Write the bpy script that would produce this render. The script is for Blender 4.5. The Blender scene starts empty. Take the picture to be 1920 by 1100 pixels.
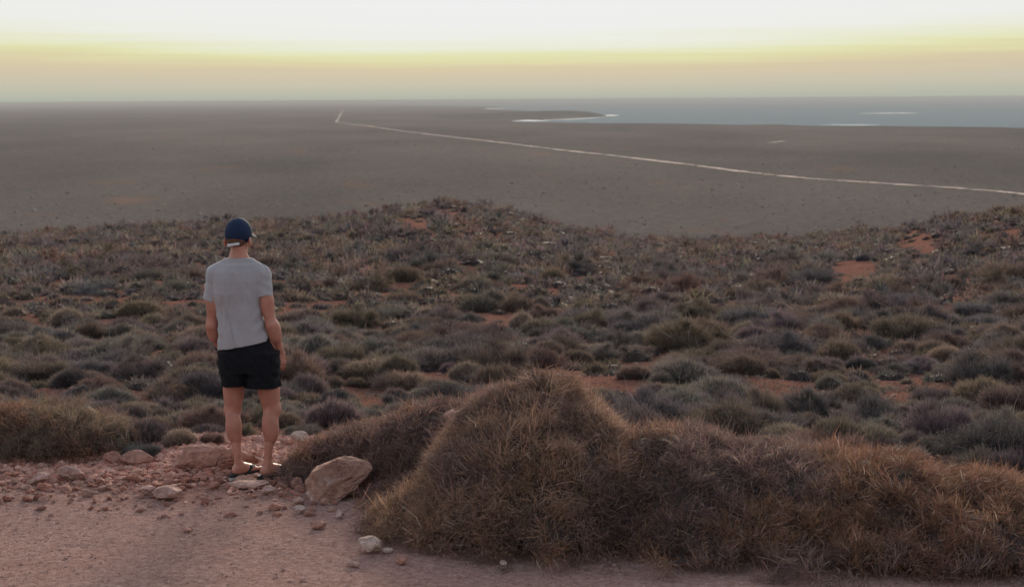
import bpy, math, random
import numpy as np
from mathutils import Vector

rng = np.random.default_rng(11)
random.seed(11)
S = bpy.context.scene
COL = S.collection
R = math.radians

# ------------------------------------------------------------------ camera, sky, sun, exposure
EYE = 186.5                      # picture row of the eye level in the 1920 x 1100 photograph
FPX = 3200.0                     # 60 mm lens in pixels of that photograph
CAMZ = 2.6
PITCH = math.atan((550.0 - EYE) / FPX)
cam = bpy.data.cameras.new('camera')
cam.lens = 60.0
cam.sensor_width = 36.0
cam.sensor_fit = 'HORIZONTAL'
cam.clip_start = 0.1
cam.clip_end = 400000.0
cam.dof.use_dof = True
cam.dof.focus_distance = 12.0
cam.dof.aperture_fstop = 4.5
camo = bpy.data.objects.new('camera', cam)
COL.objects.link(camo)
camo.location = (0, 0, CAMZ)
camo.rotation_euler = (R(90) - PITCH, R(0.36), 0)
S.camera = camo

SUN_EL, SUN_AZ = R(15.0), R(5.0)            # azimuth measured from straight ahead, positive to the right
sun_dir = Vector((math.sin(SUN_AZ) * math.cos(SUN_EL), math.cos(SUN_AZ) * math.cos(SUN_EL), math.sin(SUN_EL)))

world = bpy.data.worlds.new('World')
S.world = world
world.use_nodes = True
nt = world.node_tree
nt.nodes.clear()


def N(tree, kind, **kw):
    n = tree.nodes.new(kind)
    for k, v in kw.items():
        if k in n.bl_rna.properties:
            setattr(n, k, v)
    return n


def M(tree, op, a, b=None, c=None):
    n = tree.nodes.new('ShaderNodeMath')
    n.operation = op
    for i, v in enumerate((a, b, c)):
        if v is None:
            continue
        if isinstance(v, (int, float)):
            n.inputs[i].default_value = v
        else:
            tree.links.new(v, n.inputs[i])
    return n.outputs[0]


def lin(r, g, b):
    f = lambda c: (c / 255 / 12.92) if c / 255 <= 0.04045 else ((c / 255 + 0.055) / 1.055) ** 2.4
    return (f(r), f(g), f(b), 1.0)


def ramp(tree, fac, stops, interp='LINEAR'):
    n = tree.nodes.new('ShaderNodeValToRGB')
    n.color_ramp.interpolation = interp
    e = n.color_ramp.elements
    while len(e) > 1:
        e.remove(e[-1])
    e[0].position, e[0].color = stops[0]
    for p, c in stops[1:]:
        k = e.new(p)
        k.color = c
    if fac is not None:
        tree.links.new(fac, n.inputs[0])
    return n.outputs[0]


def mixc(tree, fac, a, b, mode='MIX'):
    n = tree.nodes.new('ShaderNodeMix')
    n.data_type = 'RGBA'
    n.blend_type = mode
    for i, v in ((0, fac), (6, a), (7, b)):
        if isinstance(v, (int, float)):
            n.inputs[i].default_value = v
        elif isinstance(v, tuple):
            n.inputs[i].default_value = v
        else:
            tree.links.new(v, n.inputs[i])
    return n.outputs[2]


EXPO = 0.95
sky = N(nt, 'ShaderNodeTexSky')
sky.sky_type = 'NISHITA'
sky.sun_disc = False
sky.sun_elevation = SUN_EL
sky.sun_rotation = SUN_AZ
sky.air_density = 1.0
sky.dust_density = 3.0
sky.ozone_density = 1.0
tc = N(nt, 'ShaderNodeTexCoord')
sx = N(nt, 'ShaderNodeSeparateXYZ')
nt.links.new(tc.outputs['Generated'], sx.inputs[0])
elev = M(nt, 'MULTIPLY', M(nt, 'ARCSINE', sx.outputs[2]), 180 / math.pi)             # degrees above the eye level
az = M(nt, 'MULTIPLY', M(nt, 'ARCTAN2', sx.outputs[0], sx.outputs[1]), 180 / math.pi)
az = M(nt, 'SUBTRACT', az, -0.5)
toward = M(nt, 'POWER', 2.718, M(nt, 'MULTIPLY', M(nt, 'MULTIPLY', az, az), -1.0 / (15.0 ** 2)))   # the glow under the sun
streak = N(nt, 'ShaderNodeTexNoise')
mp = N(nt, 'ShaderNodeMapping')
mp.inputs['Scale'].default_value = (2.6, 2.6, 110.0)
nt.links.new(tc.outputs['Generated'], mp.inputs[0])
nt.links.new(mp.outputs[0], streak.inputs['Vector'])
streak.inputs['Scale'].default_value = 2.0
streak.inputs['Detail'].default_value = 3.0
t = M(nt, 'MULTIPLY', elev, M(nt, 'ADD', M(nt, 'MULTIPLY', toward, 0.42), 0.80))
t = M(nt, 'ADD', t, M(nt, 'MULTIPLY', M(nt, 'SUBTRACT', streak.outputs[0], 0.5), M(nt, 'MULTIPLY', M(nt, 'MINIMUM', M(nt, 'MAXIMUM', M(nt, 'DIVIDE', elev, 1.8), 0.0), 1.0), 1.0)))
low = ramp(nt, M(nt, 'DIVIDE', t, 4.0), [
    (0.00, lin(176, 182, 170)), (0.06, lin(188, 188, 170)), (0.15, lin(203, 196, 176)), (0.27, lin(214, 199, 170)),
    (0.34, lin(220, 208, 170)), (0.405, lin(228, 228, 177)), (0.47, lin(231, 232, 202)), (0.56, lin(236, 237, 222)),
    (0.68, lin(239, 239, 237)), (1.0, lin(239, 239, 239))], 'B_SPLINE')
skyc = mixc(nt, 1.0, sky.outputs[0], (0.15, 0.15, 0.15, 1), 'MULTIPLY')
up = M(nt, 'SMOOTH_MIN', M(nt, 'MAXIMUM', M(nt, 'DIVIDE', M(nt, 'SUBTRACT', elev, 10.0), 55.0), 0.0), 1.0, 0.05)
# away from the sun the low sky is dimmer
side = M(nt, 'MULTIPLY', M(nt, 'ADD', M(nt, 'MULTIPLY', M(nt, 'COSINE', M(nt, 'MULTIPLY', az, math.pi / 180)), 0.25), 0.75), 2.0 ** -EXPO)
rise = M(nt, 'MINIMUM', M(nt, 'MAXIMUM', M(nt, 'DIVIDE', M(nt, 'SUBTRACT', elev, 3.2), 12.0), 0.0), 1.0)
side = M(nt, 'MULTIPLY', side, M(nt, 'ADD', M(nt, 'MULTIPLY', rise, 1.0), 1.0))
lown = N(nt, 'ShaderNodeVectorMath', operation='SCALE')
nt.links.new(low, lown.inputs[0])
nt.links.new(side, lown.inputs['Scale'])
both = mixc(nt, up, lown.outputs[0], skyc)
bg = N(nt, 'ShaderNodeBackground')
nt.links.new(both, bg.inputs[0])
bg.inputs[1].default_value = 1.0
wo = N(nt, 'ShaderNodeOutputWorld')
nt.links.new(bg.outputs[0], wo.inputs[0])

sun = bpy.data.lights.new('sun', 'SUN')
sun.energy = 1.8
sun.angle = R(12.0)
sun.color = (1.0, 0.86, 0.68)
suno = bpy.data.objects.new('sun', sun)
COL.objects.link(suno)
suno.rotation_euler = sun_dir.to_track_quat('Z', 'Y').to_euler()

S.view_settings.view_transform = 'Standard'
S.view_settings.look = 'None'
S.view_settings.gamma = 1.0
S.view_settings.exposure = EXPO
S.view_settings.use_curve_mapping = False
S.cycles.max_bounces = 5
S.cycles.diffuse_bounces = 3
S.cycles.volume_bounces = 1
S.cycles.transparent_max_bounces = 4
S.cycles.use_denoising = True


# ------------------------------------------------------------------ helpers
def ray(px, py):
    xc, yc = (px - 960.0) / FPX, (550.0 - py) / FPX
    cp, sp = math.cos(PITCH), math.sin(PITCH)
    return xc, cp + yc * sp, -sp + yc * cp


def at(px, py, Y):
    dx, dy, dz = ray(px, py)
    return np.array((dx / dy * Y, Y, CAMZ + dz / dy * Y))


def on_plain(px, py, z):
    dx, dy, dz = ray(px, py)
    s = (z - CAMZ) / dz
    return dx * s, dy * s


def project(x, y, z):
    cp, sp = math.cos(PITCH), math.sin(PITCH)
    f = y * cp - (z - CAMZ) * sp
    u = y * sp + (z - CAMZ) * cp
    return 960 + FPX * x / f, 550 - FPX * u / f


def _hash(i, j, k):
    i = i.astype(np.int64); j = j.astype(np.int64); k = k.astype(np.int64)
    n = (i * 73856093) ^ (j * 19349663) ^ (k * 83492791)
    n = ((n ^ (n >> 13)) & 0x3fffffff) * 1274126177
    n = n & 0x7fffffff
    return ((n ^ (n >> 16)) & 0xffff) / 65535.0


def vnoise(x, y, z=0.0):
    x, y, z = np.broadcast_arrays(np.asarray(x, float), np.asarray(y, float), np.asarray(z, float))
    xi, yi, zi = np.floor(x), np.floor(y), np.floor(z)
    fx, fy, fz = x - xi, y - yi, z - zi
    sxx, syy, szz = (f * f * (3 - 2 * f) for f in (fx, fy, fz))
    r = 0
    for a in (0, 1):
        for b in (0, 1):
            for c in (0, 1):
                w = (sxx if a else 1 - sxx) * (syy if b else 1 - syy) * (szz if c else 1 - szz)
                r = r + w * _hash(xi + a, yi + b, zi + c)
    return r * 2 - 1


def fbm(x, y, z=0.0, o=4):
    r, a, f = 0, 0.5, 1.0
    for k in range(o):
        r = r + a * vnoise(np.asarray(x) * f + 17.3 * k, np.asarray(y) * f - 9.1 * k, np.asarray(z) * f + 4.7 * k)
        a *= 0.5
        f *= 2.03
    return r


def sstep(a, b, x):
    t_ = np.clip((np.asarray(x, float) - a) / (b - a), 0, 1)
    return t_ * t_ * (3 - 2 * t_)


def make_mesh(name, verts, faces, smooth=False, cols=None, attrs=None):
    """faces: (n,3) or (n,4) integer array; cols: per-vertex rgb"""
    verts = np.asarray(verts, np.float32)
    faces = np.asarray(faces, np.int32)
    me = bpy.data.meshes.new(name)
    n, k = faces.shape
    me.vertices.add(len(verts))
    me.vertices.foreach_set('co', verts.ravel())
    me.loops.add(n * k)
    me.loops.foreach_set('vertex_index', faces.ravel())
    me.polygons.add(n)
    me.polygons.foreach_set('loop_start', np.arange(0, n * k, k, dtype=np.int32))
    me.polygons.foreach_set('loop_total', np.full(n, k, np.int32))
    me.polygons.foreach_set('use_smooth', np.full(n, smooth, bool))
    if cols is not None:
        a = me.color_attributes.new('col', 'FLOAT_COLOR', 'POINT')
        c4 = np.ones((len(verts), 4), np.float32)
        c4[:, :3] = cols
        a.data.foreach_set('color', c4.ravel())
    for kk, v in (attrs or {}).items():
        a = me.attributes.new(kk, 'FLOAT', 'POINT')
        a.data.foreach_set('value', np.asarray(v, np.float32))
    me.update(calc_edges=True)
    return me


def link(name, me, mat=None, parent=None, loc=(0, 0, 0), rot=(0, 0, 0), scale=(1, 1, 1), color=None):
    o = bpy.data.objects.new(name, me)
    COL.objects.link(o)
    if mat is not None and me is not None and not me.materials:
        me.materials.append(mat)
    o.parent = parent
    o.location = loc
    o.rotation_euler = rot
    o.scale = scale
    if color is not None:
        o.color = (*color[:3], 1)
    return o


def tag(o, label=None, cat=None, group=None, kind=None):
    for k, v in (('label', label), ('category', cat), ('group', group), ('kind', kind)):
        if v:
            o[k] = v
    return o


def new_mat(name):
    m = bpy.data.materials.new(name)
    m.use_nodes = True
    t_ = m.node_tree
    b = t_.nodes['Principled BSDF']
    return m, t_, b


def noise(tree, scale, detail=4, rough=0.55, coord='Object', stretch=None, dist=0.0):
    c = tree.nodes.new('ShaderNodeTexCoord')
    v = c.outputs[coord]
    if stretch:
        mpn = tree.nodes.new('ShaderNodeMapping')
        mpn.inputs['Scale'].default_value = stretch
        tree.links.new(v, mpn.inputs[0])
        v = mpn.outputs[0]
    n = tree.nodes.new('ShaderNodeTexNoise')
    n.inputs['Scale'].default_value = scale
    n.inputs['Detail'].default_value = detail
    n.inputs['Roughness'].default_value = rough
    n.inputs['Distortion'].default_value = dist
    tree.links.new(v, n.inputs['Vector'])
    return n.outputs[0]


def bump(tree, bsdf, h, strength, dist):
    n = tree.nodes.new('ShaderNodeBump')
    n.inputs['Strength'].default_value = strength
    n.inputs['Distance'].default_value = dist
    tree.links.new(h, n.inputs['Height'])
    tree.links.new(n.outputs[0], bsdf.inputs['Normal'])


# ------------------------------------------------------------------ materials
def mat_ground():
    m, t_, b = new_mat('red_soil')
    at_ = t_.nodes.new('ShaderNodeAttribute')
    at_.attribute_name = 'pad'
    n1 = noise(t_, 1.3, 6, 0.65)
    n2 = noise(t_, 22.0, 5, 0.7)
    n3 = noise(t_, 90.0, 3, 0.7)
    red = ramp(t_, n2, [(0.25, (0.13, 0.060, 0.044, 1)), (0.5, (0.235, 0.112, 0.082, 1)), (0.75, (0.34, 0.18, 0.135, 1))])
    pad = ramp(t_, n2, [(0.22, (0.21, 0.122, 0.104, 1)), (0.5, (0.40, 0.248, 0.208, 1)), (0.78, (0.57, 0.40, 0.355, 1))])
    fac = M(t_, 'MULTIPLY', at_.outputs['Fac'], M(t_, 'ADD', M(t_, 'MULTIPLY', n1, 0.9), 0.6))
    fac = M(t_, 'MINIMUM', M(t_, 'MAXIMUM', fac, 0.0), 1.0)
    c = mixc(t_, fac, red, pad)
    sp = ramp(t_, n3, [(0.32, (0.72, 0.70, 0.69, 1)), (0.5, (1, 1, 1, 1)), (0.68, (1.22, 1.2, 1.2, 1))])
    c = mixc(t_, 1.0, c, sp, 'MULTIPLY')
    t_.links.new(c, b.inputs['Base Color'])
    b.inputs['Roughness'].default_value = 0.95
    b.inputs['Specular IOR Level'].default_value = 0.0
    bump(t_, b, M(t_, 'ADD', n2, M(t_, 'MULTIPLY', n3, 0.6)), 1.0, 0.045)
    return m


def mat_stone():
    m, t_, b = new_mat('limestone')
    oi = t_.nodes.new('ShaderNodeObjectInfo')
    at_ = t_.nodes.new('ShaderNodeAttribute')
    at_.attribute_name = 'col'
    n1 = noise(t_, 3.0, 6, 0.65)
    n2 = noise(t_, 20.0, 4, 0.65)
    v = ramp(t_, n1, [(0.3, (0.62, 0.58, 0.56, 1)), (0.5, (0.95, 0.95, 0.95, 1)), (0.72, (1.35, 1.38, 1.38, 1))])
    c = mixc(t_, 1.0, v, at_.outputs['Color'], 'MULTIPLY')
    c = mixc(t_, 1.0, c, oi.outputs['Color'], 'MULTIPLY')
    w = ramp(t_, n2, [(0.3, (0.78, 0.74, 0.72, 1)), (0.6, (1.08, 1.08, 1.08, 1))])
    c = mixc(t_, 1.0, c, w, 'MULTIPLY')
    t_.links.new(c, b.inputs['Base Color'])
    b.inputs['Roughness'].default_value = 0.9
    b.inputs['Specular IOR Level'].default_value = 0.2
    bump(t_, b, M(t_, 'ADD', n1, n2), 0.7, 0.15)
    return m


def mat_blade(name, trans=0.35):
    m, t_, b = new_mat(name)
    oi = t_.nodes.new('ShaderNodeObjectInfo')
    at_ = t_.nodes.new('ShaderNodeAttribute')
    at_.attribute_name = 'col'
    c = mixc(t_, 1.0, at_.outputs['Color'], oi.outputs['Color'], 'MULTIPLY')
    t_.links.new(c, b.inputs['Base Color'])
    b.inputs['Roughness'].default_value = 0.7
    b.inputs['Specular IOR Level'].default_value = 0.25
    tr = t_.nodes.new('ShaderNodeBsdfTranslucent')
    t_.links.new(c, tr.inputs[0])
    mx = t_.nodes.new('ShaderNodeMixShader')
    mx.inputs[0].default_value = trans
    t_.links.new(b.outputs[0], mx.inputs[1])
    t_.links.new(tr.outputs[0], mx.inputs[2])
    t_.links.new(mx.outputs[0], t_.nodes['Material Output'].inputs[0])
    return m


def mat_plain_land():
    m, t_, b = new_mat('scrub_plain')
    n1 = noise(t_, 0.0022, 4, 0.6, stretch=(1, 0.35, 1))
    n2 = noise(t_, 0.16, 5, 0.75)
    n3 = noise(t_, 0.011, 5, 0.65, stretch=(1, 0.4, 1))
    c = ramp(t_, n2, [(0.3, (0.075, 0.064, 0.057, 1)), (0.5, (0.122, 0.100, 0.089, 1)), (0.7, (0.175, 0.139, 0.121, 1))])
    soil = ramp(t_, n3, [(0.58, (0, 0, 0, 1)), (0.72, (1, 1, 1, 1))])
    c = mixc(t_, M(t_, 'MULTIPLY', soil, 0.55), c, (0.21, 0.115, 0.080, 1))
    w = ramp(t_, n1, [(0.32, (0.70, 0.74, 0.74, 1)), (0.68, (1.22, 1.19, 1.14, 1))])
    c = mixc(t_, 1.0, c, w, 'MULTIPLY')
    t_.links.new(c, b.inputs['Base Color'])
    b.inputs['Roughness'].default_value = 1.0
    b.inputs['Specular IOR Level'].default_value = 0.0
    bump(t_, b, n2, 0.5, 0.8)
    return m


def mat_simple(name, col, rough=0.8, spec=0.3, nscale=None, namt=0.15, bumpd=None, sss=0.0):
    m, t_, b = new_mat(name)
    if nscale:
        n1 = noise(t_, nscale, 4, 0.6)
        lo = tuple(v * (1 - namt) for v in col[:3]) + (1,)
        hi = tuple(min(1, v * (1 + namt)) for v in col[:3]) + (1,)
        t_.links.new(ramp(t_, n1, [(0.3, lo), (0.7, hi)]), b.inputs['Base Color'])
        if bumpd:
            bump(t_, b, n1, 0.5, bumpd)
    else:
        b.inputs['Base Color'].default_value = (*col[:3], 1)
    b.inputs['Roughness'].default_value = rough
    b.inputs['Specular IOR Level'].default_value = spec
    if sss:
        b.inputs['Subsurface Weight'].default_value = sss
        b.inputs['Subsurface Radius'].default_value = (0.012, 0.005, 0.003)
    return m


MG = mat_ground()
MS = mat_stone()
MB = mat_blade('dry_grass', 0.42)
MBF = mat_blade('shrub_foliage', 0.3)
MPL = mat_plain_land()

# ------------------------------------------------------------------ terrain
PLAIN = -70.0
CR = np.array([  # picture column, row of the bare crest, distance of the crest
    (-500, 462, 80), (0, 444, 84), (100, 436, 86), (200, 424, 88), (350, 418, 90), (480, 418, 92), (600, 408, 92), (700, 397, 91),
    (760, 387, 90), (830, 383, 90), (930, 391, 89), (1010, 420, 91), (1100, 443, 95), (1250, 458, 100), (1400, 455, 98),
    (1550, 448, 92), (1700, 436, 82), (1800, 414, 74), (1900, 400, 69), (2100, 380, 66), (2500, 365, 62)], float)
BASE = np.array([(9.5, 0), (12.9, 0), (14, -.14), (16, -.31), (20, -.56), (25, -.9), (30, -1.2), (37, -1.62), (45, -2.0)], float)
Y1 = 32.0


def height(x, y, rough=True):
    x = np.asarray(x, float)
    y = np.asarray(y, float)
    yy = np.maximum(y, 8.0)
    colpx = np.clip(960 + FPX * x / yy, -500, 2500)
    crow = sum(np.interp(colpx + d, CR[:, 0], CR[:, 1]) for d in (-50, -25, 0, 25, 50)) / 5
    cy = sum(np.interp(colpx + d, CR[:, 0], CR[:, 2]) for d in (-90, -45, 0, 45, 90)) / 5
    ca = (crow - EYE) / FPX
    zb = np.interp(y, BASE[:, 0], BASE[:, 1])
    zb = np.where(y < 9.5, 1.0 * (np.clip(9.5 - y, 0, 14) / 9.5) ** 2, zb)
    a1 = (CAMZ - np.interp(Y1, BASE[:, 0], BASE[:, 1])) / Y1
    ym = np.clip(y, Y1, cy)
    tt = (1 / ym - 1 / Y1) / (1 / cy - 1 / Y1)
    zm = CAMZ - (a1 + (ca - a1) * tt) * ym
    d = np.maximum(y - cy, 0)
    zm = zm - 0.085 * d - 0.0031 * d * d
    w = sstep(26, 40, y)
    z = zb * (1 - w) + zm * w
    if rough:
        z = z + fbm(x * 0.45, y * 0.45, 3.0, 4) * 0.16 * sstep(13.2, 17, y)
        z = z + fbm(x * 0.9, y * 0.9, 1.0, 4) * 0.035 + fbm(x * 5, y * 5, 2.0, 3) * 0.012
        # low bank of rubble along the edge of the pad
        edge = 12.55 - 0.12 * (x + 1.9)
        z = z + 0.10 * np.exp(-((y - edge) / 0.45) ** 2) * sstep(-0.9, -1.5, x) * (0.6 + 0.6 * fbm(x * 1.7, y * 1.7, 6, 3))
    return np.maximum(z, PLAIN - 3.0)


def ground_hit(px, py, y0=7.0, y1=130.0):
    dx, dy, dz = ray(px, py)
    ys = np.exp(np.linspace(math.log(y0), math.log(y1), 1600))
    zr = CAMZ + dz / dy * ys
    h = height(dx / dy * ys, ys)
    k = np.nonzero(zr <= h)[0]
    i = k[0] if len(k) else len(ys) - 1
    return np.array((dx / dy * ys[i], ys[i], h[i]))


rows = np.concatenate([np.linspace(-12, 7, 40)[:-1], np.linspace(7, 13.6, 190)[:-1], 13.6 * np.exp(np.linspace(0, math.log(130 / 13.6), 150))[:-1], np.linspace(130, 330, 50)])
cols_ = np.linspace(-1, 1, 281)
YY, UU = np.meshgrid(rows, cols_, indexing='ij')
XX = UU * (np.maximum(YY, 0) * 0.42 + 3.2 + 6 * sstep(7, -8, YY))
ZZ = height(XX, YY)
nr, nc = YY.shape
idx = np.arange(nr * nc).reshape(nr, nc)
quads = np.stack([idx[:-1, :-1], idx[:-1, 1:], idx[1:, 1:], idx[1:, :-1]], -1).reshape(-1, 4)
padv = sstep(12.1, 10.7, YY + 0.35 * fbm(XX, YY, 5, 3)) * 0.9
padv = np.clip(padv + 0.25 * sstep(20, 60, YY) * 0, 0, 1)
gm = make_mesh('ground', np.stack([XX, YY, ZZ], -1).reshape(-1, 3), quads, True, attrs={'pad': padv.ravel()})
ground = link('ground', gm, MG)
tag(ground, 'pale pink gravel pad running out onto a red scrubby hillside', kind='structure')

# coastal plain far below: one sheet whose seaward edge is the coastline
coast = [(2500, 262), (2100, 246), (1920, 240), (1850, 238.5), (1760, 237.5), (1650, 236.5), (1560, 237), (1500, 235.5), (1460, 233.5), (1400, 234),
         (1320, 233), (1240, 231.5), (1190, 231), (1150, 231.5), (1090, 230.5), (1030, 229.5), (985, 229), (962, 228)]
bay = [(958, 226.2), (985, 224.8), (1020, 223.6), (1070, 221.8), (1105, 219.8), (1130, 218.2), (1137, 217.3), (1126, 215.6), (1108, 213.2), (1080, 211.5),
       (1040, 210.2), (1000, 209.0), (970, 207.6), (940, 206.2), (915, 205.0)]
far = [(905, 204), (925, 202.8), (940, 201.5), (920, 200.3), (860, 199), (790, 198), (740, 197), (700, 196), (684, 194.6), (640, 193.6), (560, 193.4), (420, 194.0), (300, 194.6), (150, 195.5), (0, 196.5), (-300, 198.4)]


def refine(pts, n, amp):
    out = []
    for a, b in zip(pts[:-1], pts[1:]):
        for k in range(n):
            f = k / n
            out.append((a[0] + (b[0] - a[0]) * f, a[1] + (b[1] - a[1]) * f + random.uniform(-amp, amp)))
    out.append(pts[-1])
    return out


roll = math.tan(R(0.36))
fix = lambda p: (p[0], p[1] + (p[0] - 960) * roll)            # takes the slight camera roll out again
outline = [on_plain(*fix(p), PLAIN) for p in refine(coast, 4, 0.25) + refine(bay, 3, 0.08) + refine(far, 3, 0.08)]
outline = [(2600.0, 100.0)] + outline + [(-9000, 9000), (-4000, 1200), (-2600, 100.0)]
import bmesh


def poly_sheet(name, pts, z, mat, thick=0.0):
    bm = bmesh.new()
    vs = [bm.verts.new((x, y, z)) for x, y in pts]
    f = bm.faces.new(vs)
    if f.normal.z < 0:
        f.normal_flip()
    if thick:
        r = bmesh.ops.extrude_face_region(bm, geom=[f])
        for v in r['geom']:
            if isinstance(v, bmesh.types.BMVert):
                v.co.z -= thick
        bmesh.ops.recalc_face_normals(bm, faces=bm.faces)
    bmesh.ops.triangulate(bm, faces=bm.faces)
    me = bpy.data.meshes.new(name)
    bm.to_mesh(me)
    bm.free()
    return link(name, me, mat)


plain = poly_sheet('coastal_plain', outline, PLAIN, MPL)
tag(plain, 'wide flat scrub plain reaching to the coast', kind='structure')

# sea
ms, t_, b = new_mat('sea_water')
nz = noise(t_, 0.010, 6, 0.7, stretch=(1, 0.35, 1))
nw = noise(t_, 0.0011, 5, 0.65, stretch=(1, 0.2, 1))
t_.links.new(mixc(t_, nw, (0.175, 0.215, 0.225, 1), (0.215, 0.255, 0.260, 1)), b.inputs['Base Color'])
b.inputs['Roughness'].default_value = 0.75
b.inputs['Specular IOR Level'].default_value = 0.0
bump(t_, b, nz, 1.0, 3.0)
bm = bmesh.new()
ring = [bm.verts.new((62000 * math.sin(a), 62000 * math.cos(a), PLAIN - 2.5)) for a in np.linspace(0, 2 * math.pi, 181)[:-1]]
bm.faces.new(ring[::-1])
me = bpy.data.meshes.new('sea')
bm.to_mesh(me)
bm.free()
sea = link('sea', me, ms)
tag(sea, 'grey blue sea out to the horizon', kind='structure')
if me.polygons[0].normal.z < 0:
    me.flip_normals()

# breakers and foam along the shore
mfoam = mat_simple('foam', (0.66, 0.69, 0.70), 0.8, 0.2, 0.02, 0.12)


def foam(pts, w_px, name, label):
    top, bot = [], []
    n = len(pts)
    for i, (x, y) in enumerate(pts):
        w = 0.62 * w_px * (0.25 + math.sin(math.pi * i / max(1, n - 1))) * random.uniform(0.7, 1.2) * 0.5
        top.append(on_plain(*fix((x, y - w)), PLAIN - 2.0))
        bot.append(on_plain(*fix((x, y + w)), PLAIN - 2.0))
    o = poly_sheet(name, bot + top[::-1], PLAIN - 1.2, mfoam, 0.9)
    return tag(o, label, 'surf')


foam(refine([(958, 227.2), (975, 226.5), (1000, 226.6), (1030, 226.8)], 3, 0.1), 2.0, 'surf', 'bright white surf breaking at the head of the bay')
foam(refine([(1020, 225.0), (1060, 224.2), (1100, 222.4), (1134, 219.6)], 3, 0.1), 0.9, 'surf', 'thin pale surf line under the headland inside the bay')
foam(refine([(1128, 217.9), (1142, 217.0), (1160, 216.6)], 3, 0.1), 1.6, 'surf', 'white surf breaking off the tip of the headland')
foam(refine([(905, 204.6), (920, 203.9), (945, 204.6)], 3, 0.1), 1.2, 'surf', 'small white surf patch behind the headland, farthest away')
foam(refine([(1612, 213.4), (1640, 213.0), (1670, 212.6), (1700, 212.2), (1720, 212.6)], 3, 0.12), 1.0, 'surf', 'thin line of breakers far out on the open sea')
foam(refine([(1540, 234.6), (1600, 235.0), (1650, 234.9)], 3, 0.12), 0.9, 'surf', 'faint surf strip close along the dark shore')

# headland ridge: a low dune on the spit
hx = [on_plain(*fix(p), PLAIN) for p in [(800, 216.5), (890, 216), (960, 215.5), (1020, 215.2), (1070, 215), (1105, 215.6), (1128, 216.8)]]
hh = [-1.5, 4, 13, 17, 17, 13, 3]
hv, hf = [], []
for i, ((x, y), h) in enumerate(zip(hx, hh)):
    L = 1500.0 * (1.0 - 0.11 * i)
    for k, f in enumerate((-1, -.75, -.4, 0, .4, .75, 1)):
        hv.append((x * (1 + f * L / 9000), y + f * L * 0.9, PLAIN + 0.6 + h * (1 - f * f) + (0 if abs(f) == 1 else random.uniform(-1, 1)) - (1.5 if abs(f) == 1 else 0)))
for i in range(len(hx) - 1):
    for k in range(6):
        a = i * 7 + k
        hf.append((a, a + 1, a + 8, a + 7))
headland = link('headland', make_mesh('headland', hv, hf, True), mat_simple('dark_dune_scrub', (0.085, 0.075, 0.065), 1.0, 0.0, 0.02, 0.3))
tag(headland, 'low dark headland running out into the sea', kind='structure')

# dirt road over the plain
road_px = [(2100, 383), (1920, 364), (1860, 358), (1780, 352), (1700, 347), (1600, 340.5), (1515, 335), (1440, 327.5), (1370, 319.5), (1300, 310), (1220, 300.5),
           (1140, 291), (1060, 282.5), (980, 272.5), (900, 263), (820, 254), (740, 244), (690, 236.5), (650, 231.8), (628, 229.4)]
road2_px = [(630, 228.8), (634, 223), (637, 217), (640, 211.5), (643, 207.5)]
mroad = mat_simple('pale_dirt_road', (0.36, 0.26, 0.225), 0.95, 0.1, 0.05, 0.25)


def road(px_pts, half, name, label, n):
    pts = [on_plain(*fix(p), PLAIN + 0.3) for p in refine(px_pts, n, 0.0)]
    v, f = [], []
    for i, (x, y) in enumerate(pts):
        j = max(1, min(len(pts) - 1, i))
        d = Vector((pts[j][0] - pts[j - 1][0], pts[j][1] - pts[j - 1][1])).normalized()
        wl, wr = half * random.uniform(0.35, 1.15), half * random.uniform(0.35, 1.15)
        if random.random() < 0.16:
            wl, wr = half * 0.15, half * 0.2
        v += [(x - d.y * wl, y + d.x * wl, PLAIN + 0.5), (x + d.y * wr, y - d.x * wr, PLAIN + 0.5)]
        if i:
            a = 2 * (i - 1)
            f.append((a, a + 1, a + 3, a + 2))
    o = link(name, make_mesh(name, v, f), mroad)
    if o.data.polygons[0].normal.z < 0:
        o.data.flip_normals()
    return tag(o, label, kind='structure')


road(road_px, 6.0, 'dirt_road', 'pale dirt road running across the plain', 9)
road(road2_px, 4.0, 'dirt_road', 'far end of the dirt road where it bends away', 6)
road([(1440, 268.3), (1455, 266.6), (1470, 265)], 6.0, 'dirt_track', 'short pale bare track by the shore side of the road', 4)

# low scrub standing on the near part of the plain
NP = 9000
sy = 860.0 + 3600.0 * rng.random(NP) ** 1.35
sxx_ = rng.uniform(-.37, .37, NP) * sy
den = fbm(sxx_ * .006, sy * .003, 2, 4)
keep = rng.random(NP) < .55 + 1.1 * den
sxx_, sy, den = sxx_[keep], sy[keep], den[keep]
nS = len(sy)
w_s = rng.uniform(.45, 1.2, nS) * (1 + (rng.random(nS) < .06) * .8)
h_s = w_s * rng.uniform(.5, .95, nS)
ringv = np.array([(math.cos(a_), math.sin(a_), 0) for a_ in np.arange(5) * 2 * math.pi / 5] + [(.72 * math.cos(a_ + .6), .72 * math.sin(a_ + .6), .7) for a_ in np.arange(5) * 2 * math.pi / 5] + [(0, 0, 1)])
ringf = [(k, (k + 1) % 5, 5 + k) for k in range(5)] + [((k + 1) % 5, 5 + (k + 1) % 5, 5 + k) for k in range(5)] + [(5 + k, 5 + (k + 1) % 5, 10) for k in range(5)]
sv = ringv[None] * np.stack([w_s, w_s, h_s], -1)[:, None] * rng.uniform(.8, 1.15, (nS, 11, 1)) + np.stack([sxx_, sy, np.full(nS, PLAIN)], -1)[:, None]
sf = np.array(ringf)[None] + (np.arange(nS) * 11)[:, None, None]
stc = np.array([(.175, .150, .128), (.190, .155, .132), (.165, .142, .122), (.200, .165, .140)])[rng.integers(0, 4, nS)] * rng.uniform(.8, 1.25, (nS, 1))
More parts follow.
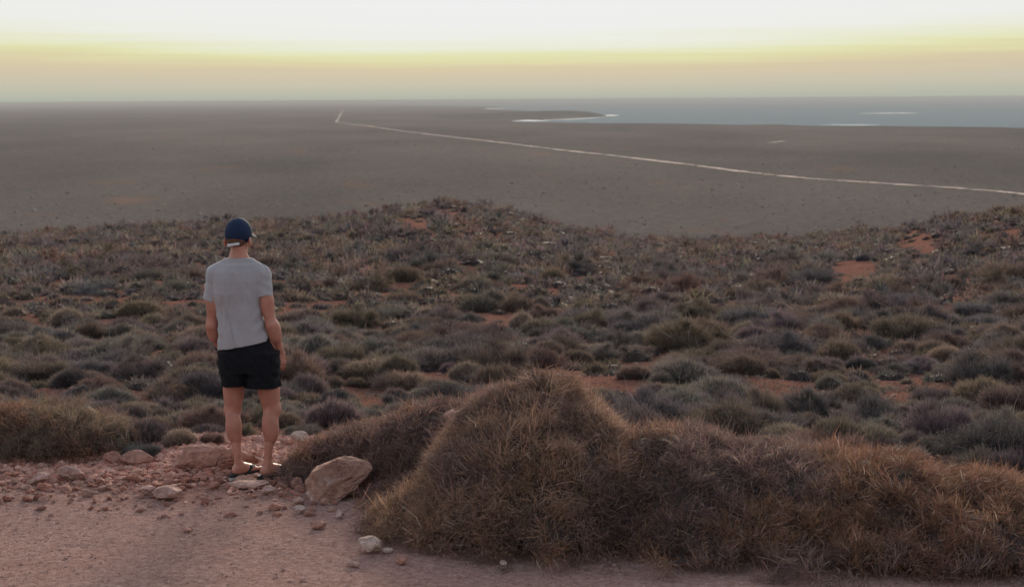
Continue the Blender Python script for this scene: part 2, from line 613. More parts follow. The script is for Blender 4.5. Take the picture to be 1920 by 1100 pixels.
ps = link('plain_scrub', make_mesh('plain_scrub', sv.reshape(-1, 3), sf.reshape(-1, 3), False, cols=np.repeat(stc, 11, 0)), MBF)
tag(ps, 'countless low bushes dotted over the near part of the plain', 'scrub', None, 'stuff')

# ------------------------------------------------------------------ rocks and rubble
CLIFF = [(0.50, 0.28, 0.225), (0.48, 0.25, 0.19), (0.53, 0.33, 0.275), (0.45, 0.215, 0.16), (0.55, 0.36, 0.295), (0.43, 0.22, 0.175), (0.50, 0.30, 0.25)]


def rock_mesh(name, seed, sub, dims=(1, 1, 1), rough=0.22, cuts=7, fine=0.04, shade=None):
    r = np.random.default_rng(seed)
    bm = bmesh.new()
    bmesh.ops.create_icosphere(bm, subdivisions=sub, radius=1.0)
    v = np.array([p.co[:] for p in bm.verts])
    for _ in range(cuts):                     # flat broken faces
        n = r.normal(size=3)
        n /= np.linalg.norm(n)
        lim = r.uniform(0.55, 0.85)
        d = v @ n
        v = v - np.outer(np.maximum(d - lim, 0) * 0.9, n)
    s = seed * 3.7
    n1 = fbm(v[:, 0] * 1.3 + s, v[:, 1] * 1.3, v[:, 2] * 1.3, 3)
    n2 = fbm(v[:, 0] * 5 + s, v[:, 1] * 5, v[:, 2] * 5, 3)
    v = v * (1 + rough * n1 + fine * n2)[:, None]
    v = v * np.array(dims)
    f = np.array([[q.index for q in p.verts] for p in bm.faces])
    bm.free()
    base = np.ones((len(v), 3))
    if shade is not None:
        base = base * shade
    return make_mesh(name, v, f, sub >= 3 and fine < 0.03, cols=base)


protos = [rock_mesh('stone', 100 + k, 2, (1, random.uniform(.7, 1), random.uniform(.5, .8)), 0.3, 6, 0.06) for k in range(9)]
for p in protos:
    p.materials.append(MS)


def stone_color(r=random):
    c = r.choice(CLIFF)
    k = r.uniform(0.85, 1.22)
    return tuple(min(1, q * k * w) for q, w in zip(c, (1.03, .92, .88)))


ns = 0
spots = []
tries = 0
while ns < 300 and tries < 20000:
    tries += 1
    px = random.uniform(-30, 640)
    py = random.triangular(836, 975, 880)
    if px < 190 and py < 872:
        continue
    if 190 <= px < 310 and py < 858:
        continue
    if px > 560 and py < 880:
        continue
    p = ground_hit(px, py, 7, 16)
    if p[1] > 13.4:
        continue
    big = 1.0 if py < 920 else 0.7
    r = random.choice((0.02, 0.024, 0.03, 0.03, 0.038, 0.048, 0.06)) * big * random.uniform(.8, 1.2)
    if any((p[0] - q[0]) ** 2 + (p[1] - q[1]) ** 2 < (0.68 * (r + q[2])) ** 2 for q in spots):
        continue
    spots.append((p[0], p[1], r))
    link('stone', protos[ns % 9], None, ground, (p[0], p[1], p[2] + r * random.uniform(.1, .4)),
         tuple(random.uniform(-.5, .5) for _ in range(2)) + (random.uniform(0, 6.3),), (r, r, r), stone_color())
    ns += 1

# finer gravel and chips, one scattered layer
gv, gf, gc = [], [], []
ico = bmesh.new()
bmesh.ops.create_icosphere(ico, subdivisions=1, radius=1.0)
iv = np.array([p.co[:] for p in ico.verts])
iff = np.array([[q.index for q in p.verts] for p in ico.faces])
ico.free()
ov = np.array([(1, 0, 0), (-1, 0, 0), (0, 1, 0), (0, -1, 0), (0, 0, 1), (0, 0, -1)], float)
of_ = np.array([(0, 2, 4), (2, 1, 4), (1, 3, 4), (3, 0, 4), (2, 0, 5), (1, 2, 5), (3, 1, 5), (0, 3, 5)])
off = 0
NG = 17000
gx = rng.uniform(-4.6, 4.6, NG)
gy = 12.9 - 4.9 * rng.random(NG) ** 1.25
far_n = 5000                                    # stones on the bare red ground of the hillside too
fy = 13 + 22 * rng.random(far_n) ** 1.6
fx_ = rng.uniform(-.34, .34, far_n) * fy
gx = np.concatenate([gx, fx_]); gy = np.concatenate([gy, fy])
NR = 13000                                        # packed rubble of the bank
rx_ = rng.uniform(-4.4, -1.15, NR)
ry_ = 12.35 - 0.12 * (rx_ + 1.9) + rng.normal(size=NR) * .58
gx = np.concatenate([gx, rx_]); gy = np.concatenate([gy, ry_])
gz = height(gx, gy)
clump = fbm(gx * 1.1, gy * 1.1, 9, 3)
for i in range(len(gx)):
    near = gy[i] < 13
    edge = math.exp(-((gy[i] - 12.1) / 0.7) ** 2) if near else 0.6
    rub = i >= NG + far_n
    if not rub and near and random.random() > 0.35 + 0.6 * edge + 0.8 * clump[i]:
        continue
    r = random.choice((0.005, 0.006, 0.007, 0.008, 0.01, 0.013)) * (1 + 1.1 * edge) * (1 if near else 1.7)
    if rub:
        r = random.choice((.009, .011, .014, .018, .024, .032, .042)) * math.exp(-max(0, 11.8 - gy[i]))
    bv0, bf0 = (iv, iff) if rub and r > .017 else (ov, of_)
    rv = bv0 * (1 + rng.uniform(-.28, .28, (len(bv0), 1))) * np.array([1, random.uniform(.6, 1), random.uniform(.45, .75)]) * r
    a = random.uniform(0, 6.28)
    ca, sa = math.cos(a), math.sin(a)
    rv = np.stack([rv[:, 0] * ca - rv[:, 1] * sa, rv[:, 0] * sa + rv[:, 1] * ca, rv[:, 2]], -1)
    gv.append(rv + np.array([gx[i], gy[i], gz[i] + r * 0.15]))
    gf.append(bf0 + off)
    c = stone_color()
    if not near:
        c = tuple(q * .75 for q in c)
    if near and not rub and edge < 0.4:
        c = tuple(0.5 * q + 0.5 * w for q, w in zip(c, (0.42, 0.30, 0.26)))
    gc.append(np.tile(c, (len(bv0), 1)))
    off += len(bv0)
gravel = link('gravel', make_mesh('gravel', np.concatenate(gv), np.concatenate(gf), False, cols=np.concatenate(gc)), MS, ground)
gravel['kind'] = 'stuff'


def rock(px, py, w, h, label, color, seed, dims=None, rot=None, name='rock', sub=4, cuts=9, rough=.25, z=None, Y=None, fine=.05):
    """a loose rock whose base stands at picture point (px, py); w, h its size there in pixels"""
    p = ground_hit(px, py, 7, 20) if Y is None else at(px, py, Y)
    k = p[1] / FPX
    d = dims or (1, 0.75, 1)
    me = rock_mesh(name, seed, sub, (w * k * .5 * d[0], w * k * .5 * d[1], h * k * .5 * d[2]), rough, cuts, fine)
    o = link(name, me, MS, None, (p[0], p[1] + w * k * .25, p[2] + h * k * .42), rot or (0, 0, random.uniform(-.3, .3)), (1, 1, 1), color)
    return tag(o, label, 'rock', 'loose rocks on the gravel pad')


TAN = (0.46, 0.300, 0.250)
PINK = (0.45, 0.275, 0.23)
PALE = (0.56, 0.41, 0.345)
RED = (0.41, 0.215, 0.165)
# the large boulder: built from its own outline of corners, then broken up
bcorn = [(-.225, -.02, .01), (-.238, -.01, .10), (-.175, -.07, .19), (-.16, .08, .20), (-.02, -.06, .275), (.06, .08, .285), (.20, .03, .235), (.228, -.02, .20),
         (.17, .1, .05), (.13, -.09, .075), (-.02, -.16, -.03), (-.17, -.14, -.02), (-.12, .12, .0), (-.05, -.155, .12)]
bm = bmesh.new()
for c in bcorn:
    bm.verts.new(c)
bmesh.ops.convex_hull(bm, input=bm.verts)
bmesh.ops.delete(bm, geom=[v for v in bm.verts if not v.link_faces], context='VERTS')
bmesh.ops.triangulate(bm, faces=bm.faces)
bmesh.ops.subdivide_edges(bm, edges=bm.edges, cuts=5, use_grid_fill=True)
bmesh.ops.smooth_vert(bm, verts=bm.verts, factor=0.04, use_axis_x=True, use_axis_y=True, use_axis_z=True)
bv = np.array([v.co[:] for v in bm.verts])
bmesh.ops.triangulate(bm, faces=bm.faces)
bm.verts.index_update()
bf = np.array([[q.index for q in p.verts] for p in bm.faces])
bm.free()
bn = fbm(bv[:, 0] * 7, bv[:, 1] * 7, bv[:, 2] * 7, 4)
bn2 = np.abs(fbm(bv[:, 0] * 14 + 3, bv[:, 1] * 14, bv[:, 2] * 14 + 5, 3))
ctr = np.array((0, 0, .12))
dirv = (bv - ctr) / np.linalg.norm(bv - ctr, axis=1)[:, None]
bv = bv + dirv * (0.018 * bn - 0.032 * bn2)[:, None]
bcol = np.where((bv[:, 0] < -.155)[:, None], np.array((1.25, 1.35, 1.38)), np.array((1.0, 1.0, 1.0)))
bcol = bcol * np.where((fbm(bv[:, 0] * 4, bv[:, 1] * 4, bv[:, 2] * 9, 3) > 0.10)[:, None], np.array((.84, .70, .62)), 1.0)
gp = ground_hit(629, 936, 7, 16)
boulder = link('boulder', make_mesh('boulder', bv, bf, False, cols=bcol), MS, None, (gp[0], gp[1] + .12, gp[2] + .01), (0, 0, 0), (1, 1, .9), TAN)
tag(boulder, 'large tan boulder beside the brown bush, biggest loose rock on the pad', 'rock', 'loose rocks on the gravel pad')
rock(688, 924, 36, 20, 'small red slab tucked against the right side of the large boulder', RED, 5, (1, .8, 1), (0, -.25, .2))
rock(497, 925, 30, 20, 'blocky tan stone just below the sandalled right foot', TAN, 6)
rock(553, 944, 28, 16, 'flat tan stone left of the large boulder base', PINK, 7)
rock(556, 960, 24, 16, 'pale stone in front of the large boulder', PALE, 8)
rock(556, 834, 38, 32, 'whitish pink rock at the shrub edge right of the legs', PALE, 9, None, (0, .2, .4))
rock(687, 1037, 46, 36, 'pale knobbly rock lying alone on the gravel before the bush', PALE, 10, (1, .8, 1), None, 'rock', 4, 6, .45)
rock(720, 1036, 22, 14, 'small pale stone touching the right of the knobbly rock', PALE, 24)
rock(905, 1010, 58, 34, 'broad pink rock half buried in the front of the brown bush', PINK, 11, (1, .6, 1), None)
rock(830, 1028, 30, 10, 'flat pale stone at the front edge of the bush', PALE, 12)
rock(656, 1062, 26, 14, 'small orange tan stone near the bottom edge of the pad', TAN, 13)
rock(748, 1058, 26, 22, 'dark red stone on the gravel below the bush', RED, 14)
rock(632, 970, 18, 18, 'small upright white stone between boulder and knobbly rock', PALE, 15)
rock(590, 990, 34, 18, 'reddish stone on the gravel below the large boulder', RED, 16)
rock(346, 994, 24, 10, 'lone flat reddish stone in the middle of the open gravel', RED, 17)
rock(940, 1060, 18, 12, 'small white stone on the gravel under the peaked bush', PALE, 18)
rock(366, 880, 124, 52, 'long red earthen ledge of rock just behind the left leg', RED, 19, (1, .5, 1), (0, 0, .05), 'rock_ledge', 5, 8, .22)
rock(435, 882, 80, 50, 'crumbling end of the red rock ledge behind the ankles', RED, 31, (1, .6, 1), (0, 0, .3), 'rock_ledge', 5, 8, .3)
rock(125, 898, 50, 30, 'pink layered rock below the golden bush at the left', PINK, 20, (1, .7, 1), (0, .25, .3))
rock(65, 905, 46, 24, 'angular pink rock farthest left below the golden bush', PINK, 21, (1, .7, 1), (0, -.3, .1))
rock(250, 872, 60, 34, 'red rock between the golden bush and the ledge', RED, 22)
rock(205, 870, 40, 30, 'broken red rock at the right end of the golden bush', RED, 23, None, (0, .4, .2))
rock(462, 914, 84, 14, 'broad flat pinkish rock under the left sandal', PINK, 25, (1, .7, 1), (0, 0, 0), 'rock', 4, 6, .15)
rock(310, 935, 66, 30, 'smooth pink rock bedded in the rubble left of the feet', PINK, 26, (1, .7, 1))
rock(270, 925, 48, 22, 'dusty pink rock at the lower left of the rubble', PINK, 27)

# ------------------------------------------------------------------ plants
def blades(P, D, L, W, bend, col, tip=1.15, segs=2, r=rng):
    """thin tapering blades; P roots, D unit directions, L lengths, W half widths, bend vectors, col rgb per blade"""
    n = len(P)
    rv = r.normal(size=(n, 3))
    Sd = np.cross(D, rv)
    Sd /= np.linalg.norm(Sd, axis=1)[:, None] + 1e-9
    Sd = Sd * np.asarray(W).reshape(-1, 1)
    L = np.asarray(L).reshape(-1, 1)
    p2 = P + D * L + bend * L
    if segs == 1:
        V = np.stack([P - Sd, P + Sd, p2], 1).reshape(-1, 3)
        F = np.arange(n * 3).reshape(n, 3)
        C = np.repeat(col, 3, 0)
        return V, F, C
    p1 = P + D * L * .5 + bend * L * .22
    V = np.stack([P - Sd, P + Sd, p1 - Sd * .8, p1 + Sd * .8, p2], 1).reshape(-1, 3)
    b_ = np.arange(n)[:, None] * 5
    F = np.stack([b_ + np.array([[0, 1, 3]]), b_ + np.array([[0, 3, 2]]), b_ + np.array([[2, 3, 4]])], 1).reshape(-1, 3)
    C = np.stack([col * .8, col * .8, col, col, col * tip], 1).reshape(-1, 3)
    return V, F, C


def join(parts):
    V, F, C, o = [], [], [], 0
    for v, f, c in parts:
        V.append(v); F.append(f + o); C.append(c)
        o += len(v)
    return np.concatenate(V), np.concatenate(F), np.concatenate(C)


def dome_core(seed, h, r0=0.72, nseg=14, nring=5, col=(.55, .5, .5)):
    v, f = [], []
    for i in range(nring + 1):
        ph = i / nring * math.pi / 2
        for k in range(nseg):
            a = 2 * math.pi * k / nseg
            d = (math.cos(a) * math.cos(ph), math.sin(a) * math.cos(ph), math.sin(ph))
            rr = r0 * (1 + 0.45 * float(fbm(d[0] * 2.1 + seed, d[1] * 2.1, d[2] * 2.1, 2)))
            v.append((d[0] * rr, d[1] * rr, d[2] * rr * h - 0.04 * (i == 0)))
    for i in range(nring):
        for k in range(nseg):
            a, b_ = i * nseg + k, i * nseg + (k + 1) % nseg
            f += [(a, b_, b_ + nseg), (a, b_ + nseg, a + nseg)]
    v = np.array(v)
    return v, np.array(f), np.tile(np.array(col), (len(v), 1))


def sphere_dirs(n, r, zmin=0.0):
    z = r.uniform(zmin, 1, n)
    a = r.uniform(0, 2 * math.pi, n)
    q = np.sqrt(1 - z * z)
    return np.stack([q * np.cos(a), q * np.sin(a), z], -1)


def hummock(seed, n, h=0.62, w=0.012, segs=2, length=(.18, .38), wild=.35, small=False):
    """rounded spiky grass hummock, unit radius"""
    r = np.random.default_rng(seed)
    d = sphere_dirs(n, r, -0.02)
    rad = 0.76 * (1 + 0.45 * fbm(d[:, 0] * 2.1 + seed, d[:, 1] * 2.1, d[:, 2] * 2.1, 2)) * r.uniform(.86, 1.0, n)
    P = d * rad[:, None] * np.array([1, 1, h])
    P[:, 2] = np.maximum(P[:, 2], 0.0)
    D = d * np.array([1, 1, 1.0 / h]) * .8 + r.normal(size=(n, 3)) * wild + np.array([0, 0, .25])
    D[:, 2] = np.maximum(D[:, 2], -.1)
    D /= np.linalg.norm(D, axis=1)[:, None]
    L = r.uniform(*length, n)
    bend = r.normal(size=(n, 3)) * .18 + np.array([0, 0, -.06])
    cl = .5 + .5 * fbm(d[:, 0] * 4 + seed, d[:, 1] * 4, d[:, 2] * 4, 3)
    col = (0.62 + 0.5 * cl + r.uniform(-.2, .25, n))[:, None] * np.array([1, 1, 1]) * (1 + r.normal(size=(n, 3)) * .05)
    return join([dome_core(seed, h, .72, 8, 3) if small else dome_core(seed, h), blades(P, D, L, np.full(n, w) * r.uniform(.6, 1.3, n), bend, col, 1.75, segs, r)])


def shrub(seed, n, h=0.6, w=0.011, segs=2, clumps=16, length=(.16, .34), leaf=0.0, small=False):
    """open twiggy shrub, unit radius: sprays of fine twigs round a set of branch ends, bare gaps between"""
    r = np.random.default_rng(seed)
    cd = sphere_dirs(clumps, r, 0.0)
    cr = r.uniform(.30, .92, clumps)
    C = cd * cr[:, None] * np.array([1, 1, h]) + np.array([0, 0, .08])
    k = r.integers(0, clumps, n)
    size = r.uniform(.7, 1.25, clumps)
    d = sphere_dirs(n, r, -0.35)
    P = C[k] + d * (r.uniform(.0, .24, n) * size[k])[:, None] * np.array([1, 1, .8])
    P[:, 2] = np.maximum(P[:, 2], 0.0)
    D = d * .8 + cd[k] * .35 + np.array([0, 0, .45]) + r.normal(size=(n, 3)) * .35
    D /= np.linalg.norm(D, axis=1)[:, None]
    L = r.uniform(*length, n) * size[k]
    bend = r.normal(size=(n, 3)) * .22
    tone = r.uniform(.75, 1.3, clumps)[k] * r.uniform(.7, 1.45, n)
    col = tone[:, None] * (1 + r.normal(size=(n, 3)) * .06)
    parts = [blades(P, D, L, np.full(n, w) * r.uniform(.5, 1.3, n), bend, col, 1.3, segs, r)]
    if leaf:
        m_ = n // 2
        kk = r.integers(0, n, m_)
        Q = P[kk] + D[kk] * (L[kk] * r.uniform(.5, 1, m_))[:, None]
        E = r.normal(size=(m_, 3)); E /= np.linalg.norm(E, axis=1)[:, None]
        parts.append(blades(Q, E, np.full(m_, leaf), np.full(m_, leaf * .4), np.zeros((m_, 3)), col[kk] * 1.05, 1, 1, r))
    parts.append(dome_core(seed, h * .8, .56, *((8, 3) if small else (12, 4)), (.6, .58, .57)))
    return join(parts), C


def branch_mesh(seed, C, w=0.018, base=0.1, extra=0):
    """thin woody limbs from the crown's foot out to each spray"""
    r = np.random.default_rng(seed + 500)
    V, F = [], []
    ends = [c * r.uniform(.9, 1.15) for c in C] + [r.normal(size=3) * .25 + np.array([r.uniform(-.6, .6), r.uniform(-.6, .6), r.uniform(.5, .85)]) for _ in range(extra)]
    for e in ends:
        a = np.array([r.uniform(-base, base), r.uniform(-base, base), -.03])
        m1 = a * .55 + e * .45 + r.normal(size=3) * .07 + np.array([0, 0, -.04])
        m2 = a * .2 + e * .8 + r.normal(size=3) * .05
        pts = [a, m1, m2, e + np.array([0, 0, .06])]
        rad = [w, w * .7, w * .45, w * .15]
        o = len(V)
        for p, q in zip(pts, rad):
            for g in range(4):
                an = g * math.pi / 2 + .4
                V.append(p + np.array([math.cos(an) * q, math.sin(an) * q, math.sin(an + 1) * q * .5]))
        for s in range(3):
            for g in range(4):
                i0, i1 = o + s * 4 + g, o + s * 4 + (g + 1) % 4
                F += [(i0, i1, i1 + 4), (i0, i1 + 4, i0 + 4)]
    V = np.array(V)
    return V, np.array(F), np.tile(np.array([1., 1., 1.]), (len(V), 1))




def mm(name, data, mat):
    v, f, c = data
    me_ = make_mesh(name, v, f, False, cols=c)
    me_.materials.append(mat)
    return me_


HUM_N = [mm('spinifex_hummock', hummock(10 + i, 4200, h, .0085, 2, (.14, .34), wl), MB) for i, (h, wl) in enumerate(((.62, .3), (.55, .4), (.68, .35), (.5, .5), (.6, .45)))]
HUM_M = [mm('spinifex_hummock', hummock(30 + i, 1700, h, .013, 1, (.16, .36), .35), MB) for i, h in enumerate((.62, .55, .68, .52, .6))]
SHR_N, SHR_NB, SHR_M = [], [], []
for i, (h, cl, lf) in enumerate(((.6, 18, .0), (.5, 22, .035), (.7, 15, .0), (.55, 26, .03))):
    data, C_ = shrub(50 + i, 9000, h, .005, 2, cl * 2, (.07, .24), lf)
    SHR_N.append(mm('foliage', data, MBF))
    SHR_NB.append(mm('branches', branch_mesh(50 + i, C_, .012, .1, 9), MBF))
for i, (h, cl) in enumerate(((.6, 14), (.5, 18), (.68, 12), (.55, 20))):
    data, C_ = shrub(70 + i, 1900, h, .011, 1, cl, (.16, .36))
    SHR_M.append(mm('desert_shrub', data, MBF))
PALE_WOOD = (0.42, 0.36, 0.32)

# colours: word, base colour
TONES = {
    'olive': (0.160, 0.130, 0.082), 'straw': (0.250, 0.205, 0.145), 'brown': (0.150, 0.108, 0.080), 'dark grey': (0.090, 0.083, 0.079),
    'grey green': (0.150, 0.142, 0.115), 'purplish': (0.145, 0.112, 0.107), 'blue grey': (0.110, 0.110, 0.110), 'rusty': (0.165, 0.102, 0.073)}
HT = [('olive', 4), ('straw', 3), ('brown', 3), ('grey green', 5), ('purplish', 2), ('dark grey', 3)]
ST = [('brown', 4), ('purplish', 3), ('dark grey', 3), ('grey green', 4), ('rusty', 2), ('olive', 2), ('blue grey', 2)]


def pick(tbl):
    return random.choices([a for a, _ in tbl], [b for _, b in tbl])[0]


plants = []          # (x, y, z, radius, height, kind, tone, placed by hand)


def hand(px, py, w, h, kind, tone):
    p = ground_hit(px, py, 11, 120)
    k = p[1] / FPX
    rx = w * k / 2
    plants.append((p[0], p[1] + rx * .6, float(height(p[0], p[1] + rx * .6)) - .02, rx, h * k, kind, tone, True))


for q in [
    (737, 712, 98, 64, 'h', 'olive'), (632, 702, 88, 50, 'h', 'grey green'), (664, 724, 46, 28, 'h', 'brown'), (615, 726, 58, 36, 'h', 'brown'),
    (570, 747, 84, 66, 'h', 'purplish'), (545, 692, 76, 38, 'h', 'purplish'), (738, 748, 50, 36, 'h', 'purplish'), (842, 738, 94, 32, 'h', 'olive'),
    (790, 742, 60, 26, 'h', 'straw'), (610, 782, 150, 34, 'h', 'olive'), (700, 786, 120, 34, 's', 'grey green'), (560, 820, 110, 40, 's', 'grey green'), (650, 822, 110, 40, 'h', 'olive'),
    (860, 684, 210, 78, 's', 'dark grey'), (838, 698, 60, 32, 'h', 'purplish'), (877, 610, 88, 34, 's', 'dark grey'), (740, 634, 74, 32, 's', 'dark grey'), (640, 600, 70, 22, 's', 'dark grey'),
    (975, 622, 80, 52, 'h', 'straw'), (905, 622, 60, 24, 'h', 'olive'), (946, 655, 22, 18, 'h', 'purplish'), (966, 659, 26, 16, 'h', 'brown'), (980, 653, 46, 30, 'h', 'grey green'),
    (1050, 664, 120, 62, 'h', 'purplish'), (1078, 684, 72, 42, 'h', 'brown'), (1150, 658, 84, 38, 's', 'dark grey'), (1152, 668, 44, 18, 'h', 'grey green'),
    (1040, 600, 90, 30, 'h', 'grey green'), (1100, 616, 190, 46, 's', 'dark grey'), (1210, 640, 150, 60, 's', 'dark grey'),
    (870, 575, 80, 40, 'h', 'straw'), (920, 573, 60, 44, 'h', 'dark grey'), (965, 573, 50, 42, 'h', 'straw'), (985, 576, 54, 40, 's', 'dark grey'), (1010, 580, 50, 34, 'h', 'grey green'),
    (890, 545, 80, 38, 'h', 'straw'), (780, 560, 60, 26, 'h', 'dark grey'), (800, 600, 60, 34, 'h', 'straw'),
    (1300, 668, 200, 84, 's', 'olive'), (1392, 708, 104, 52, 'h', 'brown'), (1445, 712, 46, 30, 'h', 'olive'), (1485, 708, 70, 26, 's', 'blue grey'),
    (1556, 698, 66, 38, 'h', 'purplish'), (1614, 698, 66, 40, 'h', 'dark grey'), (1668, 694, 44, 32, 'h', 'grey green'), (1703, 688, 42, 30, 'h', 'dark grey'),
    (1705, 646, 190, 66, 's', 'olive'), (1778, 684, 80, 44, 'h', 'straw'), (1838, 678, 40, 26, 'h', 'purplish'), (1872, 680, 40, 24, 'h', 'brown'), (1845, 660, 34, 24, 'h', 'grey green'),
    (1870, 550, 110, 60, 's', 'olive'), (1716, 548, 84, 34, 's', 'dark grey'), (1665, 560, 60, 22, 's', 'blue grey'), (1560, 550, 60, 22, 's', 'blue grey'),
    (1715, 742, 34, 24, 'h', 'olive'), (1700, 724, 34, 18, 'h', 'straw'), (1600, 726, 90, 22, 's', 'purplish'), (1620, 738, 110, 30, 's', 'olive'),
    (1265, 800, 190, 92, 's', 'grey green'), (1420, 800, 150, 86, 's', 'olive'), (1350, 790, 120, 74, 's', 'purplish'), (1530, 800, 160, 84, 's', 'blue grey'), (1640, 815, 170, 96, 's', 'dark grey'),
    (1760, 830, 180, 90, 's', 'purplish'), (1880, 850, 150, 96, 's', 'grey green'), (1840, 738, 180, 86, 's', 'dark grey'), (1910, 730, 80, 60, 's', 'brown'), (1590, 770, 130, 60, 's', 'brown'), (1750, 770, 120, 50, 's', 'purplish'),
    (1250, 705, 100, 40, 'h', 'straw'), (1190, 712, 80, 30, 'h', 'brown'), (1300, 712, 70, 34, 's', 'purplish'), (1340, 716, 50, 22, 'h', 'straw'),
    (272, 696, 60, 34, 'h', 'rusty'), (290, 720, 76, 28, 'h', 'purplish'), (336, 738, 66, 48, 's', 'purplish'), (338, 688, 46, 28, 'h', 'dark grey'), (375, 690, 60, 30, 'h', 'grey green'), (390, 715, 60, 26, 'h', 'olive'),
    (60, 712, 170, 60, 's', 'brown'), (205, 690, 130, 50, 's', 'dark grey'), (50, 772, 110, 44, 'h', 'olive'), (150, 742, 80, 32, 's', 'blue grey'), (180, 775, 110, 40, 's', 'purplish'), (260, 770, 100, 34, 'h', 'straw'),
    (150, 810, 90, 60, 's', 'purplish'), (250, 840, 150, 70, 's', 'purplish'), (330, 836, 90, 52, 'h', 'straw'), (390, 835, 70, 40, 's', 'brown'), (370, 770, 110, 36, 'h', 'brown'), (300, 790, 100, 40, 's', 'olive'),
    (255, 862, 110, 44, 's', 'blue grey'), (455, 820, 80, 40, 's', 'olive'), (520, 800, 90, 44, 'h', 'olive'), (460, 775, 110, 40, 's', 'grey green'), (540, 770, 60, 36, 'h', 'straw')]:
    hand(*q)

BARE = [(690, 738, 95, 11), (1130, 693, 100, 12), (1540, 716, 170, 15), (1370, 712, 60, 9), (935, 584, 45, 9), (650, 605, 40, 5), (1600, 506, 66, 17), (1560, 522, 50, 9), (1725, 455, 50, 18), (1750, 470, 60, 8),
        (1890, 466, 45, 8), (1900, 440, 30, 8), (1545, 806, 45, 7), (1880, 775, 45, 14), (830, 396, 60, 6), (770, 416, 45, 8), (905, 432, 40, 6), (1790, 532, 30, 6), (1090, 500, 40, 7), (1070, 720, 120, 8),
        (250, 712, 60, 5), (90, 740, 60, 5), (890, 640, 45, 5), (140, 528, 30, 5), (75, 555, 30, 5), (1740, 725, 40, 14), (1000, 700, 50, 8), (690, 690, 20, 6), (860, 700, 60, 6)]
BARE = np.array(BARE, float)


def bare(px, py):
    return bool(np.any(((px - BARE[:, 0]) / BARE[:, 2]) ** 2 + ((py - BARE[:, 1]) / BARE[:, 3]) ** 2 < random.uniform(.45, 1.1)))


cells = {}


def cell_add(x, y, r):
    cells.setdefault((int(x // 2), int(y // 2)), []).append((x, y, r))


def crowded(x, y, r, f):
    i, j = int(x // 2), int(y // 2)
    for a in (-1, 0, 1):
        for b_ in (-1, 0, 1):
            for (u, v, s) in cells.get((i + a, j + b_), ()):
                if (x - u) ** 2 + (y - v) ** 2 < (f * (r + s)) ** 2:
                    return True
    return False


for p in plants:
    cell_add(p[0], p[1], p[3])
NC = 23000
cy_ = np.sqrt(rng.uniform(13.4 ** 2, 104.0 ** 2, NC))
cx_ = rng.uniform(-.375, .375, NC) * (cy_ + 1.0)
ny_ = np.sqrt(rng.uniform(13.4 ** 2, 26.0 ** 2, 3000))
cx_ = np.concatenate([cx_, rng.uniform(-.375, .375, 3000) * (ny_ + 1.0)])
cy_ = np.concatenate([cy_, ny_])
cx_ = np.concatenate([cx_, rng.uniform(.75, 4.9, 260)])
cy_ = np.concatenate([cy_, rng.uniform(11.5, 13.7, 260)])            # the strip behind the long bush
NC = len(cy_)
cz_ = height(cx_, cy_)
cpat = fbm(cx_ * .09 + 40, cy_ * .09, 0, 3)
cmax = np.interp(960 + FPX * cx_ / cy_, CR[:, 0], CR[:, 2]) + 3
for k in range(NC):
    x, y, z, patch = float(cx_[k]), float(cy_[k]), float(cz_[k]), float(cpat[k])
    if y > cmax[k] or (y < 14.2 and -2.4 < x < -1.3):
        continue
    isshrub = random.random() < 0.36 + 0.9 * patch
    r = random.uniform(.34, .85) if isshrub else random.choice((.18, .24, .29, .35, .42, .5)) * random.uniform(.85, 1.15)
    r *= .66 if y < 17 else .74 if y < 36 else .92
    if crowded(x, y, r, .52 if y < 24 else .46 if isshrub and patch > 0 and y < 45 else .60 if y < 55 else .68):
        continue
    h = r * (random.uniform(.6, .88) if isshrub else random.uniform(.75, 1.15))
    if any(bare(*project(x + e * r * .7, y, z + f * h)) for e, f in (((0, 0), (0, .5), (-1, .3), (1, .3), (0, 1.0)) if y < 35 else ((0, 0), (0, .6)))) and not (not isshrub and r < .26 and random.random() < .3):
        continue
    plants.append((x, y, z - .02, r, h, 's' if isshrub else 'h', pick(ST if isshrub else HT), False))
    cell_add(x, y, r)

ORD = ['first', 'second', 'third', 'fourth', 'fifth', 'sixth', 'seventh', 'eighth', 'ninth', 'tenth', 'eleventh', 'twelfth', 'thirteenth', 'fourteenth', 'fifteenth', 'sixteenth',
       'seventeenth', 'eighteenth', 'nineteenth', 'twentieth'] + [t_ + '-' + o_ for t_ in ('twenty', 'thirty', 'forty') for o_ in ('first', 'second', 'third', 'fourth', 'fifth', 'sixth', 'seventh', 'eighth', 'ninth')]
BANDS = [(13.0, 'at the far edge of the gravel'), (15.0, 'just behind the gravel'), (17.5, 'on near slope at knee level'), (20.5, 'on near slope around bare soil'),
         (24.0, 'on middle slope level with the shorts'), (28.5, 'on middle slope level with the elbows'), (34.0, 'on middle slope level with the shirt'), (42.0, 'on far slope level with the shoulders'),
         (55.0, 'on far slope below the knoll'), (70.0, 'near the crest of the hill')]

seen = []
for i, p in enumerate(plants):
    px, py = project(p[0], p[1], p[2] + p[4] * .6)
    inside = -60 < px < 1980 and 300 < py < 1100
    seen.append((inside, p[3] * FPX / p[1] * p[4] * FPX / p[1] * (3 if p[7] else 1), px))
single = set()
for kind in 'hs':
    ids = [i for i in range(len(plants)) if plants[i][5] == kind and seen[i][0]]
    ids.sort(key=lambda i: -seen[i][1])
    single |= set(ids[:295])
print('PLANTS', len(plants), 'single', len(single))


def band_of(y):
    b_ = BANDS[0][1]
    for lim, txt in BANDS:
        if y >= lim:
            b_ = txt
    return b_


